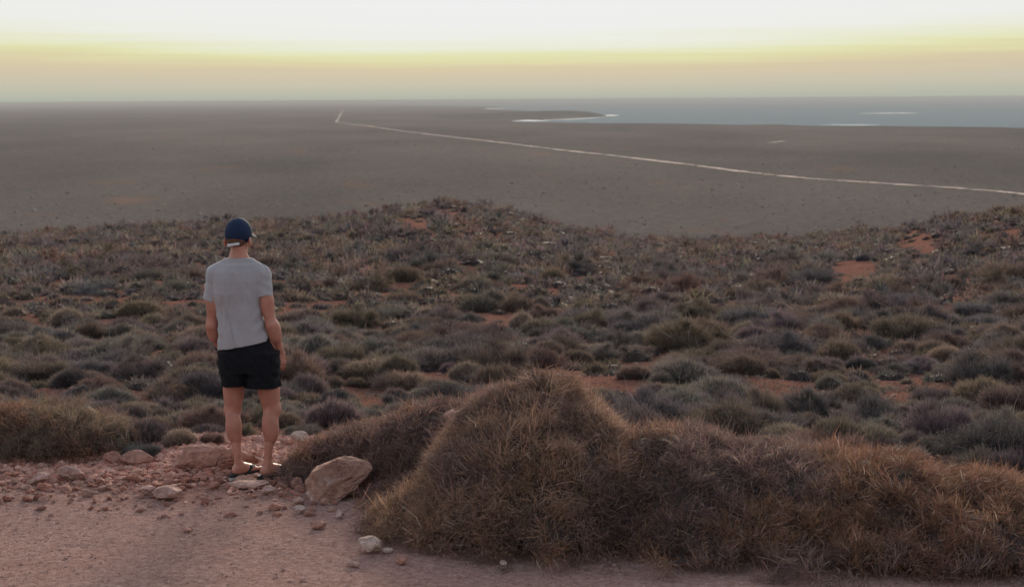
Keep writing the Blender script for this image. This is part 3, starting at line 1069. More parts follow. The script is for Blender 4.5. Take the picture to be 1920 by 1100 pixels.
byk = {}
for i in single:
    p = plants[i]
    byk.setdefault((p[5], p[6], band_of(p[1])), []).append(i)
label_of = {}
for (kind, tone, bnd), ids in byk.items():
    ids.sort(key=lambda i: seen[i][2])
    noun = 'rounded grass hummock' if kind == 'h' else 'twiggy shrub'
    for k, i in enumerate(ids):
        word = '' if len(ids) == 1 else f', {ORD[k]} from left'
        label_of[i] = f'{tone} {noun} {bnd}{word}'

stuff_parts = []
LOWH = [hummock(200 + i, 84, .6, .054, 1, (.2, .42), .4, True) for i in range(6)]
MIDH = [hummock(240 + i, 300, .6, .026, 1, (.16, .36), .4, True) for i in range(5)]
MIDS = [shrub(260 + i, 360, .6, .024, 1, 22, (.12, .30), 0.0, True)[0] for i in range(5)]
LOWS = [shrub(220 + i, 100, .6, .050, 1, 12, (.2, .42), 0.0, True)[0] for i in range(6)]


def vary(tone, r=random):
    c = (np.array(TONES[tone]) * .66 + np.array((.118, .106, .104)) * .34) * np.array((.95, .865, .885))
    return c * r.uniform(.82, 1.2) * np.array([r.uniform(.95, 1.05) for _ in range(3)])


for i, p in enumerate(plants):
    x, y, z, r, h, kind, tone, byhand = p
    c = vary(tone)
    rz = random.uniform(0, 6.28)
    if i in single:
        near = y < 30
        sc = (r / .92, r / .92 * random.uniform(.65, 1.0), h / .92) if kind == 'h' else (r / 1.10, r / 1.10 * random.uniform(.7, 1.0), h / .95)
        grp = 'grass hummocks on the hillside' if kind == 'h' else 'shrubs on the hillside'
        if kind == 'h':
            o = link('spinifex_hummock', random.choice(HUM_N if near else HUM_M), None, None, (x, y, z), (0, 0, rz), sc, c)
            tag(o, label_of[i], 'grass hummock', grp)
        elif near:
            k = random.randrange(4)
            o = link('desert_shrub', None, None, None, (x, y, z), (0, 0, rz), sc)
            tag(o, label_of[i], 'shrub', grp)
            link('foliage', SHR_N[k], None, o, color=c)
            link('branches', SHR_NB[k], None, o, color=np.array(PALE_WOOD) * random.uniform(.45, 1.1))
        else:
            o = link('desert_shrub', random.choice(SHR_M), None, None, (x, y, z), (0, 0, rz), sc, c)
            tag(o, label_of[i], 'shrub', grp)
    else:
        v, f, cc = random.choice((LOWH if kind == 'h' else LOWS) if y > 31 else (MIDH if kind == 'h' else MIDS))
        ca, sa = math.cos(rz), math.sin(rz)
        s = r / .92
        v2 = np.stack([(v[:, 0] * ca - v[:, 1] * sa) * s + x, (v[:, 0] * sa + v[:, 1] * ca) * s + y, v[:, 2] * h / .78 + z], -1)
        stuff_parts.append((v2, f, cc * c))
NT = 3500
ty = 13.2 + 45 * rng.random(NT) ** 1.6
tx = rng.uniform(-.36, .36, NT) * ty
tz = height(tx, ty)
tp_ = fbm(tx * .8, ty * .8, 12, 3)
TUFT = []
for i in range(8):
    rr_ = np.random.default_rng(300 + i)
    d_ = sphere_dirs(34, rr_, .05)
    TUFT.append(blades(d_ * np.array([.6, .6, .05]), d_ / np.linalg.norm(d_, axis=1)[:, None], rr_.uniform(.2, .5, 34), np.full(34, .026), rr_.normal(size=(34, 3)) * .25, rr_.uniform(.6, 1.1, (34, 1)) * np.ones((1, 3)), 1.1, 1, rr_))
for i in range(NT):
    if tp_[i] < -.12 and random.random() < .8:
        continue
    if ty[i] < 14.3 and -2.4 < tx[i] < -1.2:
        continue
    v, f, cc = random.choice(TUFT)
    s_ = random.choice((.09, .12, .16, .22, .3)) * random.uniform(.8, 1.2)
    v2 = v * np.array([s_, s_, s_ * random.uniform(.45, .8)]) + np.array([tx[i], ty[i], tz[i]])
    stuff_parts.append((v2, f, cc * vary(random.choice(('straw', 'brown', 'purplish', 'grey green', 'olive')))))
v, f, cc = join(stuff_parts)
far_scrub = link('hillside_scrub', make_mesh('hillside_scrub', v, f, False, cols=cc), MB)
tag(far_scrub, 'mass of small distant bushes and hummocks covering the far hillside', 'scrub', None, 'stuff')
print('STUFF tris', len(f), len(stuff_parts))


# ---- the big wiry bushes close to the pad
def dome_field(domes, x, y, power=1.0):
    """smoothly joined mounds (cx, cy, rx, ry, h, peak)"""
    zs = np.zeros_like(x)
    for cx, cy, rx, ry, h, pk in domes:
        q = np.sqrt(((x - cx) / rx) ** 2 + ((y - cy) / ry) ** 2)
        zz = h * np.clip(1 - q ** pk, 0, None) ** (0.9 if pk < 1.5 else .65)
        k = .10
        hh_ = np.clip(k - np.abs(zs - zz), 0, None) / k
        zs = np.maximum(zs, zz) + hh_ * hh_ * k / 4 * (zz > 0) * (zs > 0)
    return zs


def bush(name, domes, n, label, tones, seed, length=(.024, .072), w=.0019, lump=.065, up=.15, core=(.075, .052, .044), wild=1.6, cat='bush', group='large wiry bushes at the edge of the gravel', patch=1.6, thr=0.0):
    r = np.random.default_rng(seed)
    x0, x1 = min(d[0] - d[2] for d in domes), max(d[0] + d[2] for d in domes)
    y0, y1 = min(d[1] - d[3] for d in domes), max(d[1] + d[3] for d in domes)

    def surf(x, y):
        b_ = dome_field(domes, x, y)
        l_ = fbm(x * 3.2 + seed, y * 3.2, 1.7, 4)
        return b_ + (lump * l_ * 1.6 + .05 * fbm(x * 9 + seed, y * 9, 5.1, 2)) * np.clip(b_ / .12, 0, 1)
    g = .035
    xs, ys = np.arange(x0, x1 + g, g), np.arange(y0, y1 + g, g)
    GX, GY = np.meshgrid(xs, ys, indexing='ij')
    GB = surf(GX, GY)
    GZ = height(GX, GY) + GB - .05
    I = np.arange(GX.size).reshape(GX.shape)
    q = np.stack([I[:-1, :-1], I[1:, :-1], I[1:, 1:], I[:-1, 1:]], -1).reshape(-1, 4)
    keep = GB.ravel()[q].min(1) > .10
    tri = np.concatenate([q[keep][:, [0, 1, 2]], q[keep][:, [0, 2, 3]]])
    cv = np.stack([GX, GY, GZ], -1).reshape(-1, 3)
    used, inv = np.unique(tri, return_inverse=True)
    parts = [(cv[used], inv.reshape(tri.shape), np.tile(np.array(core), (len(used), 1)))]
    # roots spread over the real (sloping) surface
    cx = r.uniform(x0, x1, n * 4); cy = r.uniform(y0, y1, n * 4)
    e = .02
    b0 = surf(cx, cy)
    gx_ = (surf(cx + e, cy) - b0) / e
    gy_ = (surf(cx, cy + e) - b0) / e
    area = np.sqrt(1 + np.minimum(gx_ ** 2 + gy_ ** 2, 16))
    tuft = .5 + .5 * fbm(cx * 9, cy * 9, seed, 3)
    facing = np.where(gy_ > 0.15, 1.35, .8)                      # the near flank carries the long growth
    ok = (b0 > .015) & (r.random(n * 4) < area / 4.2 * (.35 + .9 * tuft) * facing)
    cx, cy, b0, gx_, gy_ = (a[ok][:n] for a in (cx, cy, b0, gx_, gy_))
    m_ = len(cx)
    nrm = np.stack([-gx_, -gy_, np.ones(m_)], -1)
    nrm /= np.linalg.norm(nrm, axis=1)[:, None]
    nt_ = max(40, m_ // 95)                                     # tufts
    tid = r.integers(0, nt_, m_)
    off_ = r.normal(size=(m_, 2)) * .030
    ox, oy = cx[:nt_][tid], cy[:nt_][tid]
    cx, cy = ox + off_[:, 0], oy + off_[:, 1]
    b0 = surf(cx, cy)
    nrm = nrm[:nt_][tid]
    tlen = r.uniform(.6, 1.25, nt_)[tid]
    P = np.stack([cx, cy, height(cx, cy) + b0 - .05], -1) + nrm * (r.uniform(0, .07, m_) * tlen)[:, None]
    tl = r.normal(size=(nt_, 3))[tid] * .4
    od = np.concatenate([off_, np.zeros((m_, 1))], 1) / .03
    D = nrm * .55 + np.array([0, 0, up]) + od * .40 + tl + r.normal(size=(m_, 3)) * wild * .3
    D /= np.linalg.norm(D, axis=1)[:, None] + 1e-9
    L = r.uniform(*length, m_) * np.clip(b0 / .14, .35, 1) * tlen
    bend = r.normal(size=(m_, 3)) * .45 + tl * .4 + np.array([0, 0, -.05])
    ttone = r.uniform(.65, 1.35, nt_)[tid]
    pn = fbm(cx * patch + 5, cy * patch, P[:, 2] * patch * 1.5 + seed, 4) * 2.2 + thr + r.normal(size=nt_)[tid] * .30 + r.normal(size=m_) * .12
    a_, b_, c_ = (np.array(TONES2[k]) * np.array((1.05, .97, .94)) for k in tones)
    wgt = np.clip(pn * 1.4 + .5, 0, 1)[:, None]
    col = a_ * wgt + b_ * (1 - wgt)
    pick_c = (r.random(m_) < .10)[:, None]
    col = np.where(pick_c, c_, col) * (r.uniform(.7, 1.3, m_) * ttone)[:, None] * (1 + r.normal(size=(m_, 3)) * .05)
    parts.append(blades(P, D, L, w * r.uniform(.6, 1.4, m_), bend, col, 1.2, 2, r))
    v_, f_, c3 = join(parts)
    ctr_ = np.array([(x0 + x1) / 2, (y0 + y1) / 2, 0.0])
    ctr_[2] = float(height(ctr_[0], ctr_[1]))
    o = link(name, make_mesh(name, v_ - ctr_, f_, False, cols=c3), MB, None, tuple(ctr_), color=(1, 1, 1))
    return tag(o, label, cat, group)


TONES2 = {'gold': (0.245, 0.145, 0.092), 'tan': (0.280, 0.184, 0.126), 'purple': (0.170, 0.116, 0.106), 'umber': (0.205, 0.116, 0.080), 'pale': (0.36, 0.28, 0.225), 'grey': (0.180, 0.145, 0.135), 'sage': (0.175, 0.142, 0.106)}
bush('peaked_bush', [(.14, 10.55, .76, 1.2, .86, 1.55), (-.12, 10.35, .55, .85, .42, 2), (.50, 10.3, .6, .8, .42, 2), (-.45, 10.1, .45, .55, .22, 2), (.15, 9.9, .7, .55, .24, 2)], 110000,
     'tall peaked mound of wiry straw brown growth right of the boulder', ('tan', 'purple', 'pale'), 3, thr=.1)
bush('low_bush', [(1.05, 10.35, .62, .95, .54, 2.2), (1.65, 10.25, .65, .95, .47, 2.2), (1.15, 9.75, .6, .55, .3, 2)], 80000,
     'broad brown wiry bush joining the peaked mound on its right', ('gold', 'purple', 'pale'), 4, patch=1.9)
bush('low_bush', [(2.15, 10.15, .65, .95, .44, 2.2), (2.75, 10.05, .65, .95, .34, 2.2), (2.3, 9.5, .7, .55, .26, 2), (2.9, 9.4, .5, .5, .24, 2)], 80000,
     'long low rusty brown wiry bush toward the lower right corner', ('umber', 'gold', 'pale'), 5, patch=1.7)
bush('low_bush', [(3.35, 9.95, .7, .95, .24, 2.2), (3.9, 9.9, .7, .9, .24, 2.2), (3.2, 9.3, .6, .5, .2, 2)], 40000,
     'purplish brown wiry bush cut by the right edge', ('umber', 'purple', 'pale'), 6)
bush('dark_bush', [(-.98, 11.95, .50, .55, .30, 2), (-.52, 11.7, .55, .75, .50, 2), (-.15, 11.7, .5, .7, .55, 2), (-1.35, 11.75, .3, .32, .13, 2), (-.62, 11.0, .42, .5, .16, 2)], 70000,
     'dark purplish wiry bush behind the large boulder', ('purple', 'umber', 'tan'), 7, w=.0024)
bush('grass_fringe', [(-.75, 10.35, .42, .4, .1, 2), (-.35, 9.75, .5, .35, .12, 2), (.3, 9.45, .6, .3, .10, 2), (1.0, 9.3, .6, .3, .10, 2), (1.8, 9.15, .6, .3, .10, 2), (2.6, 9.0, .6, .3, .1, 2)], 30000,
     'low dry grass fringe along the front foot of the bushes', ('gold', 'purple', 'pale'), 8, length=(.06, .16), lump=.03)
bush('golden_bush', [(-3.45, 12.55, .62, .50, .25, 2), (-3.15, 12.5, .38, .40, .21, 2), (-3.9, 12.7, .6, .6, .27, 2)], 42000,
     'golden brown wiry bush at the left edge behind pink rocks', ('sage', 'umber', 'tan'), 9)
bush('golden_bush', [(-3.75, 13.5, .75, .55, .30, 2)], 16000,
     'olive brown wiry bush rising behind the golden bush at left', ('sage', 'purple', 'tan'), 12)
bush('small_bush', [(-1.52, 11.62, .2, .26, .09, 2)], 5000, 'small dark tuft between the right foot and the boulder', ('purple', 'umber', 'grey'), 13, length=(.05, .16), group='small tufts near the feet')


# ------------------------------------------------------------------ the man: smooth implicit body, meshed as one surface
class Field:
    def __init__(self, lo, hi, h):
        self.h = h
        self.lo = np.array(lo, float)
        n = np.ceil((np.array(hi) - self.lo) / h).astype(int) + 1
        self.ax = [self.lo[i] + np.arange(n[i]) * h for i in range(3)]
        self.F = np.full(n, 1.0, np.float32)

    def window(self, lo, hi):
        s = []
        for i in range(3):
            a = max(0, int(np.floor((lo[i] - self.lo[i]) / self.h)))
            b_ = min(len(self.ax[i]), int(np.ceil((hi[i] - self.lo[i]) / self.h)) + 1)
            s.append(slice(a, max(a, b_)))
        s = tuple(s)
        g = np.meshgrid(*[self.ax[i][s[i]] for i in range(3)], indexing='ij')
        return s, g

    def put(self, d, s, k, op='add'):
        A = self.F[s]
        if op == 'add':
            h_ = np.clip(k - np.abs(A - d), 0, None) / k if k > 0 else 0
            self.F[s] = np.minimum(A, d) - (h_ * h_ * k / 4 if k > 0 else 0)
        else:
            h_ = np.clip(k - np.abs(A + d), 0, None) / k if k > 0 else 0
            self.F[s] = np.maximum(A, -d) + (h_ * h_ * k / 4 if k > 0 else 0)

    def cone(self, a, b_, r0, r1, k=.02, op='add', flat=None):
        a, b_ = np.array(a, float), np.array(b_, float)
        m_ = max(r0, r1) + k + .03
        s, (x, y, z) = self.window(np.minimum(a, b_) - m_, np.maximum(a, b_) + m_)
        ba = b_ - a
        t0 = np.clip(((x - a[0]) * ba[0] + (y - a[1]) * ba[1] + (z - a[2]) * ba[2]) / max(1e-9, ba @ ba), 0, 1)
        d = np.sqrt((x - a[0] - t0 * ba[0]) ** 2 + ((y - a[1] - t0 * ba[1]) * (flat or 1)) ** 2 + (z - a[2] - t0 * ba[2]) ** 2) - (r0 + (r1 - r0) * t0)
        self.put(d, s, k, op)

    def ell(self, c, r, k=.02, op='add', rz=0.0, rx=0.0):
        m_ = max(r) + k + .03
        c = np.array(c, float)
        s, (x, y, z) = self.window(c - m_, c + m_)
        x, y, z = x - c[0], y - c[1], z - c[2]
        if rz:
            ca, sa = math.cos(-rz), math.sin(-rz)
            x, y = x * ca - y * sa, x * sa + y * ca
        if rx:
            ca, sa = math.cos(-rx), math.sin(-rx)
            y, z = y * ca - z * sa, y * sa + z * ca
        k0 = np.sqrt((x / r[0]) ** 2 + (y / r[1]) ** 2 + (z / r[2]) ** 2)
        k1 = np.sqrt((x / r[0] ** 2) ** 2 + (y / r[1] ** 2) ** 2 + (z / r[2] ** 2) ** 2) + 1e-6
        self.put(k0 * (k0 - 1) / k1, s, k, op)

    def loft(self, secs, k=.02, op='add', grow=0.0, zlim=None):
        """upright body of elliptical sections (z, cx, cy, rx, ry)"""
        q = np.array(sorted(secs))
        lo = (q[:, 1] - q[:, 3]).min() - .06, (q[:, 2] - q[:, 4]).min() - .06, q[0, 0] - .06
        hi = (q[:, 1] + q[:, 3]).max() + .06, (q[:, 2] + q[:, 4]).max() + .06, q[-1, 0] + .06
        s, (x, y, z) = self.window(lo, hi)
        I = lambda j: np.interp(z, q[:, 0], q[:, j])
        rx, ry = I(3) + grow, I(4) + grow
        e = ((np.abs(x - I(1)) / rx) ** 2.3 + (np.abs(y - I(2)) / ry) ** 2.3) ** (1 / 2.3)
        d = (e - 1) * np.minimum(rx, ry)
        z0, z1 = (q[0, 0], q[-1, 0]) if zlim is None else zlim
        d = np.maximum(d, np.maximum(z0 - z, z - z1))
        self.put(d, s, k, op)

    def cut(self, fn):
        i = np.nonzero(self.F < .03)
        self.F[i] = np.maximum(self.F[i], fn(*[self.ax[k][i[k]] for k in range(3)])).astype(np.float32)

    def warp(self, fn):
        i = np.nonzero(np.abs(self.F) < .03)
        self.F[i] += fn(*[self.ax[k][i[k]] for k in range(3)]).astype(np.float32)

    def mesh(self, name, mat, smooth_passes=1, cols=None):
        F = self.F
        F[0], F[-1], F[:, 0], F[:, -1], F[:, :, 0], F[:, :, -1] = 1, 1, 1, 1, 1, 1
        ins = F < 0
        n = np.array(F.shape)
        cnt = np.zeros(n - 1, np.int8)
        cor = [(a, b_, c) for a in (0, 1) for b_ in (0, 1) for c in (0, 1)]
        for a, b_, c in cor:
            cnt += ins[a:n[0] - 1 + a, b_:n[1] - 1 + b_, c:n[2] - 1 + c]
        act = np.argwhere((cnt > 0) & (cnt < 8))
        vid = np.full(n - 1, -1, np.int32)
        vid[tuple(act.T)] = np.arange(len(act))
        acc, w_ = np.zeros((len(act), 3)), np.zeros(len(act))
        for p in cor:
            for axis in range(3):
                if p[axis]:
                    continue
                q = list(p)
                q[axis] = 1
                f0, f1 = F[tuple((act + p).T)], F[tuple((act + q).T)]
                m_ = (f0 < 0) != (f1 < 0)
                tt_ = np.where(m_, f0 / np.where(m_, f0 - f1, 1), 0)
                pos = np.array(p, float) + np.outer(tt_, np.eye(3)[axis])
                acc += pos * m_[:, None]
                w_ += m_
        V = self.lo + (act + acc / w_[:, None]) * self.h
        Q = []
        for axis in range(3):
            o1, o2 = [i for i in range(3) if i != axis]
            sl0, sl1 = [slice(None)] * 3, [slice(None)] * 3
            sl0[axis], sl1[axis] = slice(0, -1), slice(1, None)
            ch = np.argwhere(ins[tuple(sl0)] != ins[tuple(sl1)])
            ch = ch[(ch[:, o1] > 0) & (ch[:, o2] > 0) & (ch[:, o1] < n[o1] - 1) & (ch[:, o2] < n[o2] - 1)]
            e1, e2 = np.zeros(3, int), np.zeros(3, int)
            e1[o1], e2[o2] = 1, 1
            quad = np.stack([vid[tuple((ch - e1 - e2).T)], vid[tuple((ch - e2).T)], vid[tuple(ch.T)], vid[tuple((ch - e1).T)]], 1)
            flip = ins[tuple(ch.T)] if axis != 1 else ~ins[tuple(ch.T)]
            quad[~flip] = quad[~flip][:, ::-1]
            Q.append(quad)
        Q = np.concatenate(Q)
        for _ in range(smooth_passes):
            s_, c_ = np.zeros_like(V), np.zeros(len(V))
            for a, b_ in ((0, 1), (1, 2), (2, 3), (3, 0)):
                np.add.at(s_, Q[:, a], V[Q[:, b_]]); np.add.at(c_, Q[:, a], 1)
                np.add.at(s_, Q[:, b_], V[Q[:, a]]); np.add.at(c_, Q[:, b_], 1)
            V = V * .5 + .5 * s_ / c_[:, None]
        me_ = make_mesh(name, V, Q, True, cols=cols(V) if cols else None)
        if mat:
            me_.materials.append(mat)
        return me_


MANP = ground_hit(468, 893, 10, 14)
MANY = MANP[1]


def J(px, py, dy=0.0):
    return at(px, py, MANY + dy) - MANP


def rad(wpx, dy=0.0):
    return wpx / 2 / FPX * (MANY + .25 + dy)


# skin
mskin, t_, b = new_mat('skin')
ns1 = noise(t_, 14.0, 5, .65)
ns2 = noise(t_, 60.0, 3)
cs = ramp(t_, ns1, [(0.3, (0.33, 0.132, 0.092, 1)), (0.7, (0.44, 0.195, 0.142, 1))])
t_.links.new(cs, b.inputs['Base Color'])
b.inputs['Roughness'].default_value = 0.5
b.inputs['Specular IOR Level'].default_value = 0.4
b.inputs['Subsurface Weight'].default_value = 0.15
b.inputs['Subsurface Radius'].default_value = (0.012, 0.005, 0.003)
b.inputs['Subsurface Scale'].default_value = 1.0
bump(t_, b, ns2, 0.1, 0.004)

shL, shR = J(402, 510), J(487, 512)
elL, elR = J(395, 606, .02), J(506, 606, -.03)
wrL, wrR = J(409, 648, .14), J(522, 654, .05)
hipL, hipR = J(438, 655), J(489, 652)
knL, knR = J(432, 764, .03), J(507, 764, .02)
anL, anR = J(443, 866, -.01), J(497, 866, -.02)
headc = J(445, 440, .03)
HR = R(-13)                                   # the head is turned a little to the right
hdir = np.array((-math.sin(HR), math.cos(HR), 0))
hside = np.array((math.cos(HR), math.sin(HR), 0))
hp = lambda s_, f_, z_: headc + hside * s_ + hdir * f_ + np.array((0, 0, z_))

fb = Field((-.5, -.35, -.03), (.42, .42, 1.86), .005)
# torso (under the clothes)
fb.loft([(.86, hipL[0] * .5 + hipR[0] * .5, 0, .130, .09), (1.0, -.03, 0, .140, .088), (1.12, -.065, .0, .135, .085), (1.28, -.088, .0, .150, .092), (1.40, -.09, .0, .140, .085), (1.47, -.09, .0, .08, .06)], .03)
fb.cone(shL + [0.03, 0, -.01], J(440, 488), .05, .05, .04)
fb.cone(shR + [-.03, 0, -.01], J(450, 488), .05, .05, .04)
# neck and head
fb.cone(J(446, 492, 0), J(446, 455, .015), .060, .055, .03)
fb.cone(J(430, 488, 0), J(438, 474, .0), .014, .016, .03)
fb.cone(J(463, 488, 0), J(454, 474, .0), .014, .016, .03)
fb.ell(hp(0, -.005, .028), (.075, .094, .086), .02, rz=HR)
fb.ell(hp(0, .035, -.045), (.058, .062, .075), .03, rz=HR)         # face
fb.ell(hp(0, .055, -.095), (.036, .036, .030), .025, rz=HR)        # chin
fb.ell(hp(0, .098, -.035), (.014, .020, .026), .014, rz=HR)        # nose
fb.ell(hp(0, .085, .004), (.050, .014, .010), .012, rz=HR)         # brow
for s_ in (-1, 1):
    fb.ell(hp(s_ * .030, .098, -.012), (.014, .012, .009), .008, 'cut', rz=HR)
    fb.ell(hp(s_ * .040, .070, -.045), (.020, .02, .018), .02, rz=HR)
    fb.ell(hp(s_ * .087, -.008, -.036), (.012, .025, .036), .008, rz=HR + s_ * .35, rx=-.15)      # ears
    fb.ell(hp(s_ * .088, -.002, -.022), (.006, .011, .018), .004, 'cut', rz=HR + s_ * .35)
fb.ell(hp(0, .094, -.072), (.024, .010, .008), .008, rz=HR)        # lips
# arms
for sh, el, wr, s_ in ((shL, elL, wrL, -1), (shR, elR, wrR, 1)):
    fb.cone(sh, el, .048, .039, .02)
    mid = sh * .45 + el * .55
    fb.ell(mid + np.array([s_ * .004, -.008, .0]), (.042, .046, .09), .03)
    fb.cone(el, wr, .040, .0265, .02)
    fb.ell(el * .72 + wr * .28 + np.array([s_ * .006, 0, 0]), (.045, .044, .075), .03)
# hands: palm, four fingers of different length, thumb leaving the side of the palm
def hand_at(wr, d, out, fwd, curl):
    d = d / np.linalg.norm(d)
    palm = wr + d * .065
    for u in (-.024, -.008, .008, .024):
        fb.cone(wr + d * .015 + fwd * u * .6, wr + d * .092 + fwd * u, .013, .0115, .012)
    for u, ln in ((.027, .070), (.009, .080), (-.009, .074), (-.027, .058)):
        k0 = wr + d * .092 + fwd * u
        d1 = d * math.cos(curl * .5) - out * math.sin(curl * .5)
        d2 = d * math.cos(curl) - out * math.sin(curl)
        d3 = d * math.cos(curl * 1.5) - out * math.sin(curl * 1.5)
        k1 = k0 + d1 * ln * .45
        k2 = k1 + d2 * ln * .33
        k3 = k2 + d3 * ln * .25
        fb.cone(k0, k1, .0092, .0085, .003)
        fb.cone(k1, k2, .0085, .008, .002)
        fb.cone(k2, k3, .008, .0068, .002)
    t0 = wr + d * .025 + fwd * .028
    t1 = t0 + d * .035 + fwd * .020 - out * .008
    t2 = t1 + d * .030 + fwd * .004 - out * .010
    fb.cone(t0, t1, .014, .0105, .008)
    fb.cone(t1, t2, .0105, .008, .003)


hand_at(wrR, np.array([.02, .03, -.15]), np.array([.83, -.55, 0]), np.array([.55, .83, .05]), .6)
hand_at(wrL, np.array([.03, .07, -.14]), np.array([-1., 0, 0]), np.array([.1, .95, .2]), .5)
# legs
for hip, kn, an, s_ in ((hipL, knL, anL, -1), (hipR, knR, anR, 1)):
    g = 1.0 if s_ < 0 else 1.06
    fb.cone(hip, kn, .074 * g, .050 * g, .03)
    fb.ell(hip * .4 + kn * .6 + np.array([0, .01, 0]), (.068 * g, .072 * g, .17), .04)
    fb.ell(kn + np.array([0, .012, .0]), (.050 * g, .052, .06), .03)
    fb.cone(kn, an, .044 * g, .025, .03)
    fb.ell(kn * .72 + an * .28 + np.array([-.016, -.026, 0]), (.040 * g, .044, .110), .025)
    fb.ell(kn * .70 + an * .30 + np.array([.018, -.022, -.015]), (.038 * g, .042, .100), .025)
    fb.cone(kn * .35 + an * .65 + np.array([0, -.022, 0]), an + np.array([0, -.030, -.01]), .016, .010, .02)       # tendon
# feet, turned out to the right
feet = []
for an, ang, s_ in ((anL, R(-33), -1), (anR, R(-38), 1)):
    fd = np.array((-math.sin(ang), math.cos(ang), 0))
    fs = np.array((math.cos(ang), math.sin(ang), 0))
    zf = float(height(MANP[0] + an[0], MANP[1] + an[1])) - MANP[2] + .038
    heel = np.array((an[0], an[1], 0)) - fd * .035
    feet.append((heel, fd, fs, zf))
    H = lambda f_, s2, z_: heel + fd * f_ + fs * s2 + np.array((0, 0, zf + z_))
    fb.cone(an, H(.030, 0, .045), .027, .032, .02)
    fb.ell(H(.012, 0, .026), (.032, .036, .032), .02, rz=ang)
    fb.cone(H(.06, 0, .045), H(.165, -.004, .018), .034, .026, .02)
    fb.cone(H(.03, .008, .014), H(.175, .022, .010), .024, .020, .02)
    fb.cone(H(.03, -.008, .014), H(.185, -.022, .010), .024, .020, .02)
    inner = 1 if s_ < 0 else -1
    for k in range(5):
        u = inner * (.036 - .0175 * k)
        ln = (.050, .046, .040, .034, .026)[k]
        fb.cone(H(.178 - .006 * k, u * .95, .010), H(.178 - .006 * k + ln, u * 1.05, .008), .0115 if k else .014, .009 if k else .0125, .004)
person = link('person', fb.mesh('person', mskin, 2), None, None, tuple(MANP))
tag(person, 'man seen from behind in grey t-shirt, black shorts and navy cap looking out', 'person')
for s_ in (-1, 1):
    ev = hp(s_ * .030, .083, -.012)
    bm = bmesh.new()
    bmesh.ops.create_uvsphere(bm, u_segments=12, v_segments=8, radius=.0115)
    me_ = bpy.data.meshes.new('eye')
    bm.to_mesh(me_); bm.free()
    link('eye', me_, mat_simple('eye_white', (.7, .68, .66), .3), person, tuple(ev))

# hair below the cap
mhair = mat_simple('short_brown_hair', (0.10, 0.050, 0.032), .8, .2, 120.0, .5, .01)
fh = Field(headc - .16, headc + .18, .004)
fh.ell(hp(0, -.006, .026), (.0785, .098, .087), .0, rz=HR)
fh.ell(hp(0, -.045, -.035), (.060, .050, .050), .03, rz=HR)


def hair_cut(x, y, z):
    f_ = (x - headc[0]) * hdir[0] + (y - headc[1]) * hdir[1]
    return np.maximum(np.maximum(f_ - .012 - .3 * (z - headc[2]), headc[2] - .062 - z), z - headc[2] - .055)


fh.cut(hair_cut)
link('hair', fh.mesh('hair', mhair, 2), None, person)

# cap: crown with an arched opening at the back, strap, brim, button
mcap = mat_simple('navy_cotton', (0.011, 0.021, 0.052), .85, .2, 180.0, .2, .002)
fc = Field(headc - .15, headc + .17, .003)
fc.ell(hp(0, .004, .024), (.090, .111, .104), .0, rz=HR)
fc.ell(hp(0, .004, .018), (.084, .105, .102), .0, 'cut', rz=HR)


def cap_cut(x, y, z):
    dz = z - headc[2]
    f_ = (x - headc[0]) * hdir[0] + (y - headc[1]) * hdir[1]
    s2 = (x - headc[0]) * hside[0] + (y - headc[1]) * hside[1]
    low_ = (-.034 + .14 * np.clip(f_, -.1, .1)) - dz
    hole = np.where(f_ < -.04, -(np.sqrt((s2 / .040) ** 2 + ((dz + .044) / .036) ** 2) - 1) * .03, -1)
    return np.maximum(low_, hole)


fc.cut(cap_cut)
cap = link('cap', fc.mesh('cap', mcap, 1), None, person)
bv_, bf_ = [], []
for i in range(9):                                  # curved brim
    a = (i / 8 - .5) * 2.3
    for k, e in enumerate((0, .5, 1)):
        s2 = math.sin(a) * (.086 + .016 * e)
        f_ = .045 + math.cos(a) * .058 + e * .072 * max(.15, math.cos(a * .75))
        z_ = .006 - .030 * (s2 / .085) ** 2 - .012 * e + .016
        bv_.append(hp(s2, f_, z_))
for i in range(8):
    for k in range(2):
        a = i * 3 + k
        bf_.append((a, a + 1, a + 4, a + 3))
me_ = make_mesh('brim', np.array(bv_), np.array(bf_), True)
br = link('brim', me_, mcap, cap)
md = br.modifiers.new('thick', 'SOLIDIFY'); md.thickness = .005
md = br.modifiers.new('round', 'SUBSURF'); md.levels = 2; md.render_levels = 2
mstrap = mat_simple('pale_strap', (0.50, 0.50, 0.52), .6, .4, 90.0, .1)


def band(name, pts, nrm, half, thick, mat, parent):
    """flat ribbon along pts; nrm: outward normals, half: half width along the third axis"""
    v, f = [], []
    for i, (p, n_) in enumerate(zip(pts, nrm)):
        tg = pts[min(i + 1, len(pts) - 1)] - pts[max(i - 1, 0)]
        tg = tg / (np.linalg.norm(tg) + 1e-9)
        w2 = np.cross(tg, n_)
        w2 /= np.linalg.norm(w2) + 1e-9
        v += [p - w2 * half, p + w2 * half, p + w2 * half + n_ * thick, p - w2 * half + n_ * thick]
        if i:
            o = (i - 1) * 4
            for a in range(4):
                f.append((o + a, o + (a + 1) % 4, o + 4 + (a + 1) % 4, o + 4 + a))
    me_ = make_mesh(name, np.array(v), np.array(f), False)
    bm_ = bmesh.new(); bm_.from_mesh(me_)
    bmesh.ops.holes_fill(bm_, edges=bm_.edges)
    bmesh.ops.recalc_face_normals(bm_, faces=bm_.faces)
    bm_.to_mesh(me_); bm_.free()
    return link(name, me_, mat, parent)


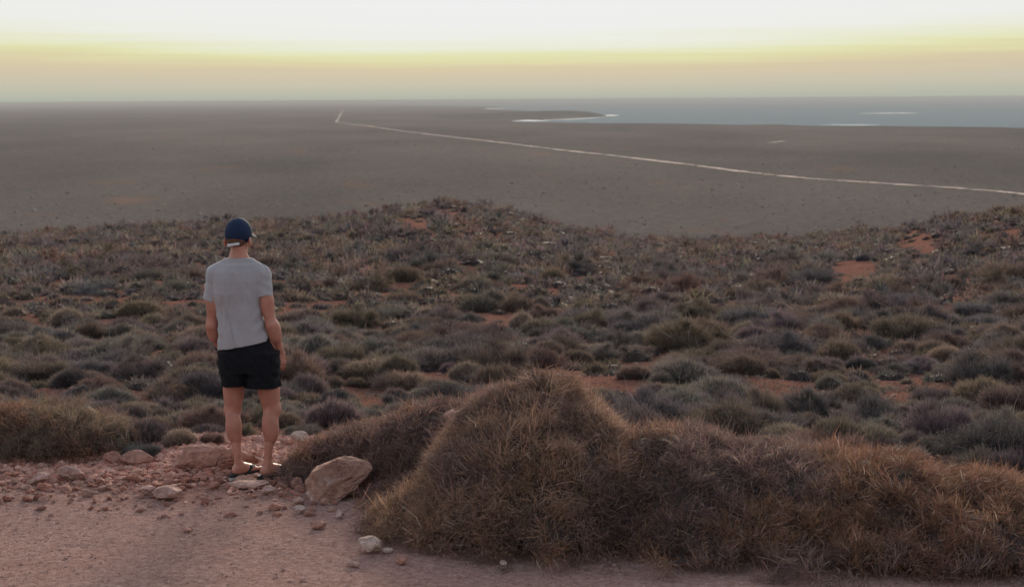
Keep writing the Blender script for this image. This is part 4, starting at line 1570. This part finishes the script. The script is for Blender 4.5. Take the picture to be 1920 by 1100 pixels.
an_ = np.linspace(-.50, .50, 13)
band('strap', [hp(math.sin(a) * .089, -math.cos(a) * .104 + .004, -.047 + .012 * (i / 12 - .5)) for i, a in enumerate(an_)],
     [hside * math.sin(a) - hdir * math.cos(a) for a in an_], .0085, .004, mstrap, cap)
bm = bmesh.new()
bmesh.ops.create_uvsphere(bm, u_segments=10, v_segments=6, radius=.008)
me_ = bpy.data.meshes.new('button'); bm.to_mesh(me_); bm.free()
link('button', me_, mcap, cap, tuple(hp(0, .004, .127)), scale=(1, 1, .6))

# t-shirt
mshirt, t_, b = new_mat('grey_marl_cotton')
na = noise(t_, 240.0, 3)
nb = noise(t_, 9.0, 4)
cs = ramp(t_, nb, [(0.3, (0.300, 0.280, 0.293, 1)), (0.7, (0.335, 0.315, 0.330, 1))])
cs = mixc(t_, 1.0, cs, ramp(t_, na, [(.3, (.88, .88, .88, 1)), (.7, (1.1, 1.1, 1.1, 1))]), 'MULTIPLY')
t_.links.new(cs, b.inputs['Base Color'])
b.inputs['Roughness'].default_value = .9
b.inputs['Specular IOR Level'].default_value = .15
b.inputs['Sheen Weight'].default_value = .25
nf = noise(t_, 8.0, 2, .45, stretch=(1.0, 1.0, .25), dist=.8)
bump(t_, b, M(t_, 'ADD', nf, M(t_, 'MULTIPLY', na, .015)), .8, .05)
fs_ = Field((-.48, -.32, .82), (.36, .32, 1.62), .005)
hemz = lambda x: J(408, 651)[2] + (x - J(408, 651)[0]) * (J(508, 633)[2] - J(408, 651)[2]) / (J(508, 633)[0] - J(408, 651)[0])
cx = lambda l, r_, y_: ((J(l, y_)[0] + J(r_, y_)[0]) / 2, (J(r_, y_)[0] - J(l, y_)[0]) / 2)
secs = []
for (l, r_, y_, ry) in ((404, 510, 665, .135), (405, 508, 645, .133), (406, 500, 620, .120), (406, 493, 597, .112), (402, 489, 570, .112), (393, 489, 545, .122), (391, 490, 522, .118), (395, 486, 505, .105), (408, 479, 492, .085)):
    c_, r2 = cx(l, r_, y_)
    secs.append((J(450, y_)[2], c_, .0, r2, ry))
slL, slR = J(395, 560, .01), J(494, 553, -.015)
fs_.cone(shL + [-.002, 0, 0], slL, .062, .060, .02)
fs_.cone(shR + [.004, 0, 0], slR, .064, .063, .02)


def sleeve_cut(x, y, z):
    dl = slL - shL; dl = dl / np.linalg.norm(dl)
    dr = slR - shR; dr = dr / np.linalg.norm(dr)
    pl = (x - slL[0]) * dl[0] + (y - slL[1]) * dl[1] + (z - slL[2]) * dl[2]
    pr = (x - slR[0]) * dr[0] + (y - slR[1]) * dr[1] + (z - slR[2]) * dr[2]
    return np.where(x < -.09, pl, pr) + .002 * fbm(x * 20, y * 20, z * 20, 2)


fs_.warp(lambda x, y, z: fbm(x * 9, y * 9, z * 7, 2) * .004 + np.sin((z + .6 * x) * 95 + 3 * fbm(x * 8, y * 8, z * 8, 2)) * .002)
fs_.cut(sleeve_cut)
fs_.loft(secs, .012)
fs_.cone(J(432, 488), J(403, 510), .048, .060, .03)
fs_.cone(J(460, 488), J(487, 512), .048, .062, .03)
fs_.cone(J(446, 494), J(446, 482), .075, .066, .03)


def folds(x, y, z):
    u = x + .22 * (z - 1.1)
    v1 = ((np.abs(fbm(u * 13 + 3, z * 2.0, y * 3, 2)) ** .8 - .3) * -.028 + fbm(u * 26, z * 5, y * 4, 2) * .008) * (.25 + .75 * np.exp(-((x + .08) / .13) ** 4))
    v2 = np.sin((z * 1.0 - x * .9) * 62 + 2.5 * fbm(x * 6, z * 6, y * 3, 2)) * .003 * np.clip((x - .0) / .1, 0, 1) * np.exp(-((z - 1.08) / .12) ** 2)
    v3 = np.sin((z + x * .8) * 70 + 2 * fbm(x * 7, z * 7, 3, 2)) * .003 * np.clip((-x - .12) / .1, 0, 1) * np.exp(-((z - 1.05) / .14) ** 2)
    arm = np.exp(-((x - .045) / .022) ** 2) + np.exp(-((x + .225) / .02) ** 2)
    v4 = .007 * arm * np.exp(-((z - 1.34) / .10) ** 2) * (y < .03)
    spine = .006 * np.exp(-((x + .083) / .03) ** 2) * np.exp(-((z - 1.22) / .16) ** 2) * (y < 0)
    return v1 * sstep(1.5, 1.3, z) + v2 + v3 + v4 + spine


fs_.warp(folds)


def shirt_cut(x, y, z):
    low_ = (hemz(x) + .006 * fbm(x * 9, y * 9, 4, 2) - z)
    neck = J(446, 480)[2] + .10 * np.abs(x - J(446, 480)[0]) * 0 - .55 * np.clip(y, 0, .2)
    return np.maximum(low_, z - neck)


fs_.cut(shirt_cut)
inner = [(z_, c_, y_, r1_ - .024, r2_ - .024) for z_, c_, y_, r1_, r2_ in secs]
fs_.loft(inner, .0, 'cut', zlim=(.7, J(450, 620)[2]))
shirt = link('shirt', fs_.mesh('shirt', mshirt, 1), None, person)
nk = J(446, 481)
an_ = np.linspace(0, 2 * math.pi, 33)
band('collar', [np.array((nk[0] + math.sin(a) * .068, .002 - math.cos(a) * .064, nk[2] - .004 - .030 * max(0, -math.cos(a)))) for a in an_],
     [np.array((math.sin(a), -math.cos(a), 0)) for a in an_], .010, .004, mshirt, shirt)

# shorts
mshorts = mat_simple('black_cotton', (0.007, 0.007, 0.010), .85, .15, 40.0, .3, .002)
fo = Field((-.36, -.30, .52), (.34, .30, 1.04), .005)
osecs = []
for (l, r_, y_, ry) in ((413, 500, 622, .100), (410, 505, 638, .106), (408, 514, 655, .122), (407, 518, 672, .130), (409, 520, 694, .124)):
    c_, r2 = cx(l, r_, y_)
    osecs.append((J(450, y_)[2], c_, -.002, r2, ry))
fo.loft(osecs, .02)
for l, r_, top, bot, ry in ((407, 463, 655, 719, .116), (455, 521, 655, 722, .122)):
    q_ = []
    for (y_, dl_, dr_) in ((top, 0, 0), ((top + bot) / 2, 2, 0), (bot + 4, 5 if l < 420 else 0, -6 if l < 420 else 0)):
        c_, r2 = cx(l + dl_, r_ + dr_, y_)
        q_.append((J(450, y_)[2], c_, .0, r2, ry))
    fo.loft(q_, .02)
fo.warp(lambda x, y, z: fbm(x * 14, z * 5 + 2, y * 6, 3) * .010 + np.sin((x * .9 + z) * 80 + 3 * fbm(x * 7, z * 7, 1, 2)) * .002)
zhL, zhR = J(430, 718)[2], J(490, 722)[2]
xm = J(456, 720)[0]
fo.cut(lambda x, y, z: np.where(x < xm, zhL, zhR) + .004 * fbm(x * 12, y * 12, 1, 2) - z)
for l, r_, ry in ((414, 455, .095), (461, 517, .105)):
    c_, r2 = cx(l, r_, 715)
    fo.loft([(zhL - .1, c_, 0, r2 - .018, ry - .012), (zhL + .05, c_, 0, r2 - .02, ry - .014)], .0, 'cut')
shorts = link('shorts', fo.mesh('shorts', mshorts, 1), None, person)
# side slit at the right hem: a folded corner of cloth
p0 = J(519, 716, -.02)
band('hem_slit', [p0 + np.array((0, 0, .035)), p0 + np.array((.006, -.004, .01)), p0 + np.array((.012, -.006, -.018))], [np.array((.8, -.6, 0))] * 3, .014, .003, mshorts, shorts)

# wrist band on the left wrist
wd = (wrL - elL) / np.linalg.norm(wrL - elL)
w1 = np.cross(wd, (0, 0, 1.)); w1 /= np.linalg.norm(w1)
w2_ = np.cross(wd, w1)
wc = wrL - wd * .012
band('wristband', [wc + (w1 * math.cos(a) + w2_ * math.sin(a)) * .030 for a in np.linspace(0, 2 * math.pi, 19)], [w1 * math.cos(a) + w2_ * math.sin(a) for a in np.linspace(0, 2 * math.pi, 19)],
     .008, .004, mat_simple('dark_band', (.012, .012, .014), .5), person)

# rubber sandals
msole = mat_simple('black_rubber', (0.014, 0.015, 0.016), .7, .3, 60.0, .3)
mmid = mat_simple('pale_foam_sole', (0.36, 0.35, 0.32), .8, .2, 60.0, .2)
for (heel, fd, fs, zf), s_ in zip(feet, (-1, 1)):
    outl = []
    for a in np.linspace(0, 2 * math.pi, 37)[:-1]:
        f_ = .108 + .138 * -math.cos(a)
        wid = .040 + .012 * sstep(.05, .2, f_) - .006 * math.exp(-((f_ - .09) / .04) ** 2)
        outl.append((f_ - .022, math.sin(a) / max(.45, abs(math.sin(a)) ** .35 if abs(math.sin(a)) > 1e-6 else 1) * wid * (.92)))

    def slab(name, z0, z1, mat, parent, grow=0.0):
        bm_ = bmesh.new()
        lo_ = [bm_.verts.new(heel + fd * f_ * (1 + grow) + fs * w__ * (1 + grow) + np.array((0, 0, zf + z0))) for f_, w__ in outl]
        f0 = bm_.faces.new(lo_)
        r_ = bmesh.ops.extrude_face_region(bm_, geom=[f0])
        for v_ in r_['geom']:
            if isinstance(v_, bmesh.types.BMVert):
                v_.co.z += z1 - z0
        bmesh.ops.recalc_face_normals(bm_, faces=bm_.faces)
        me_ = bpy.data.meshes.new(name)
        bm_.to_mesh(me_); bm_.free()
        return link(name, me_, mat, parent)
    sd = slab('sandal', -.014, .003, msole, person, .05)
    slab('sole', -.038, -.014, mmid if s_ < 0 else msole, sd, .02)
    H = lambda f_, s2, z_: heel + fd * f_ + fs * s2 + np.array((0, 0, zf + z_))
    for u in (-1, 1):
        pts = [H(.185, 0, .008), H(.165, u * .022, .040), H(.13, u * .036, .036), H(.085, u * .043, -.002)]
        band('toe_strap', pts, [np.array((0, 0, 1.)) + fs * u * .5] * 4, .010, .005, msole, sd)

# rock lying high on the dark bush
p = at(842, 776, 11.35)
rk = link('rock', rock_mesh('rock', 41, 3, (.055, .035, .032), .25, 8, .04), MS, None, tuple(p), (0, -.5, .2), (1, 1, 1), (0.50, 0.30, 0.24))
tag(rk, 'small pinkish rock caught on top of the dark bush', 'rock', 'loose rocks on the gravel pad')

# ------------------------------------------------------------------ haze over the plain and the sea
mh = bpy.data.materials.new('haze')
mh.use_nodes = True
mh.node_tree.nodes.clear()
vo = mh.node_tree.nodes.new('ShaderNodeOutputMaterial')
pv = mh.node_tree.nodes.new('ShaderNodeVolumePrincipled')
pv.inputs['Color'].default_value = (0.47, 0.462, 0.445, 1)
pv.inputs['Density'].default_value = 0.62e-4
pv.inputs['Anisotropy'].default_value = 0.0
mh.node_tree.links.new(pv.outputs[0], vo.inputs['Volume'])
bm = bmesh.new()
bmesh.ops.create_cube(bm, size=2.0)
for v in bm.verts:
    v.co.x *= 66000
    v.co.y *= 66000
    v.co.z = 4.2 if v.co.z > 0 else PLAIN - 4.5
me = bpy.data.meshes.new('haze')
bm.to_mesh(me)
bm.free()
hz = link('haze', me, mh)
tag(hz, 'pale evening haze lying over the plain and the sea', kind='stuff')
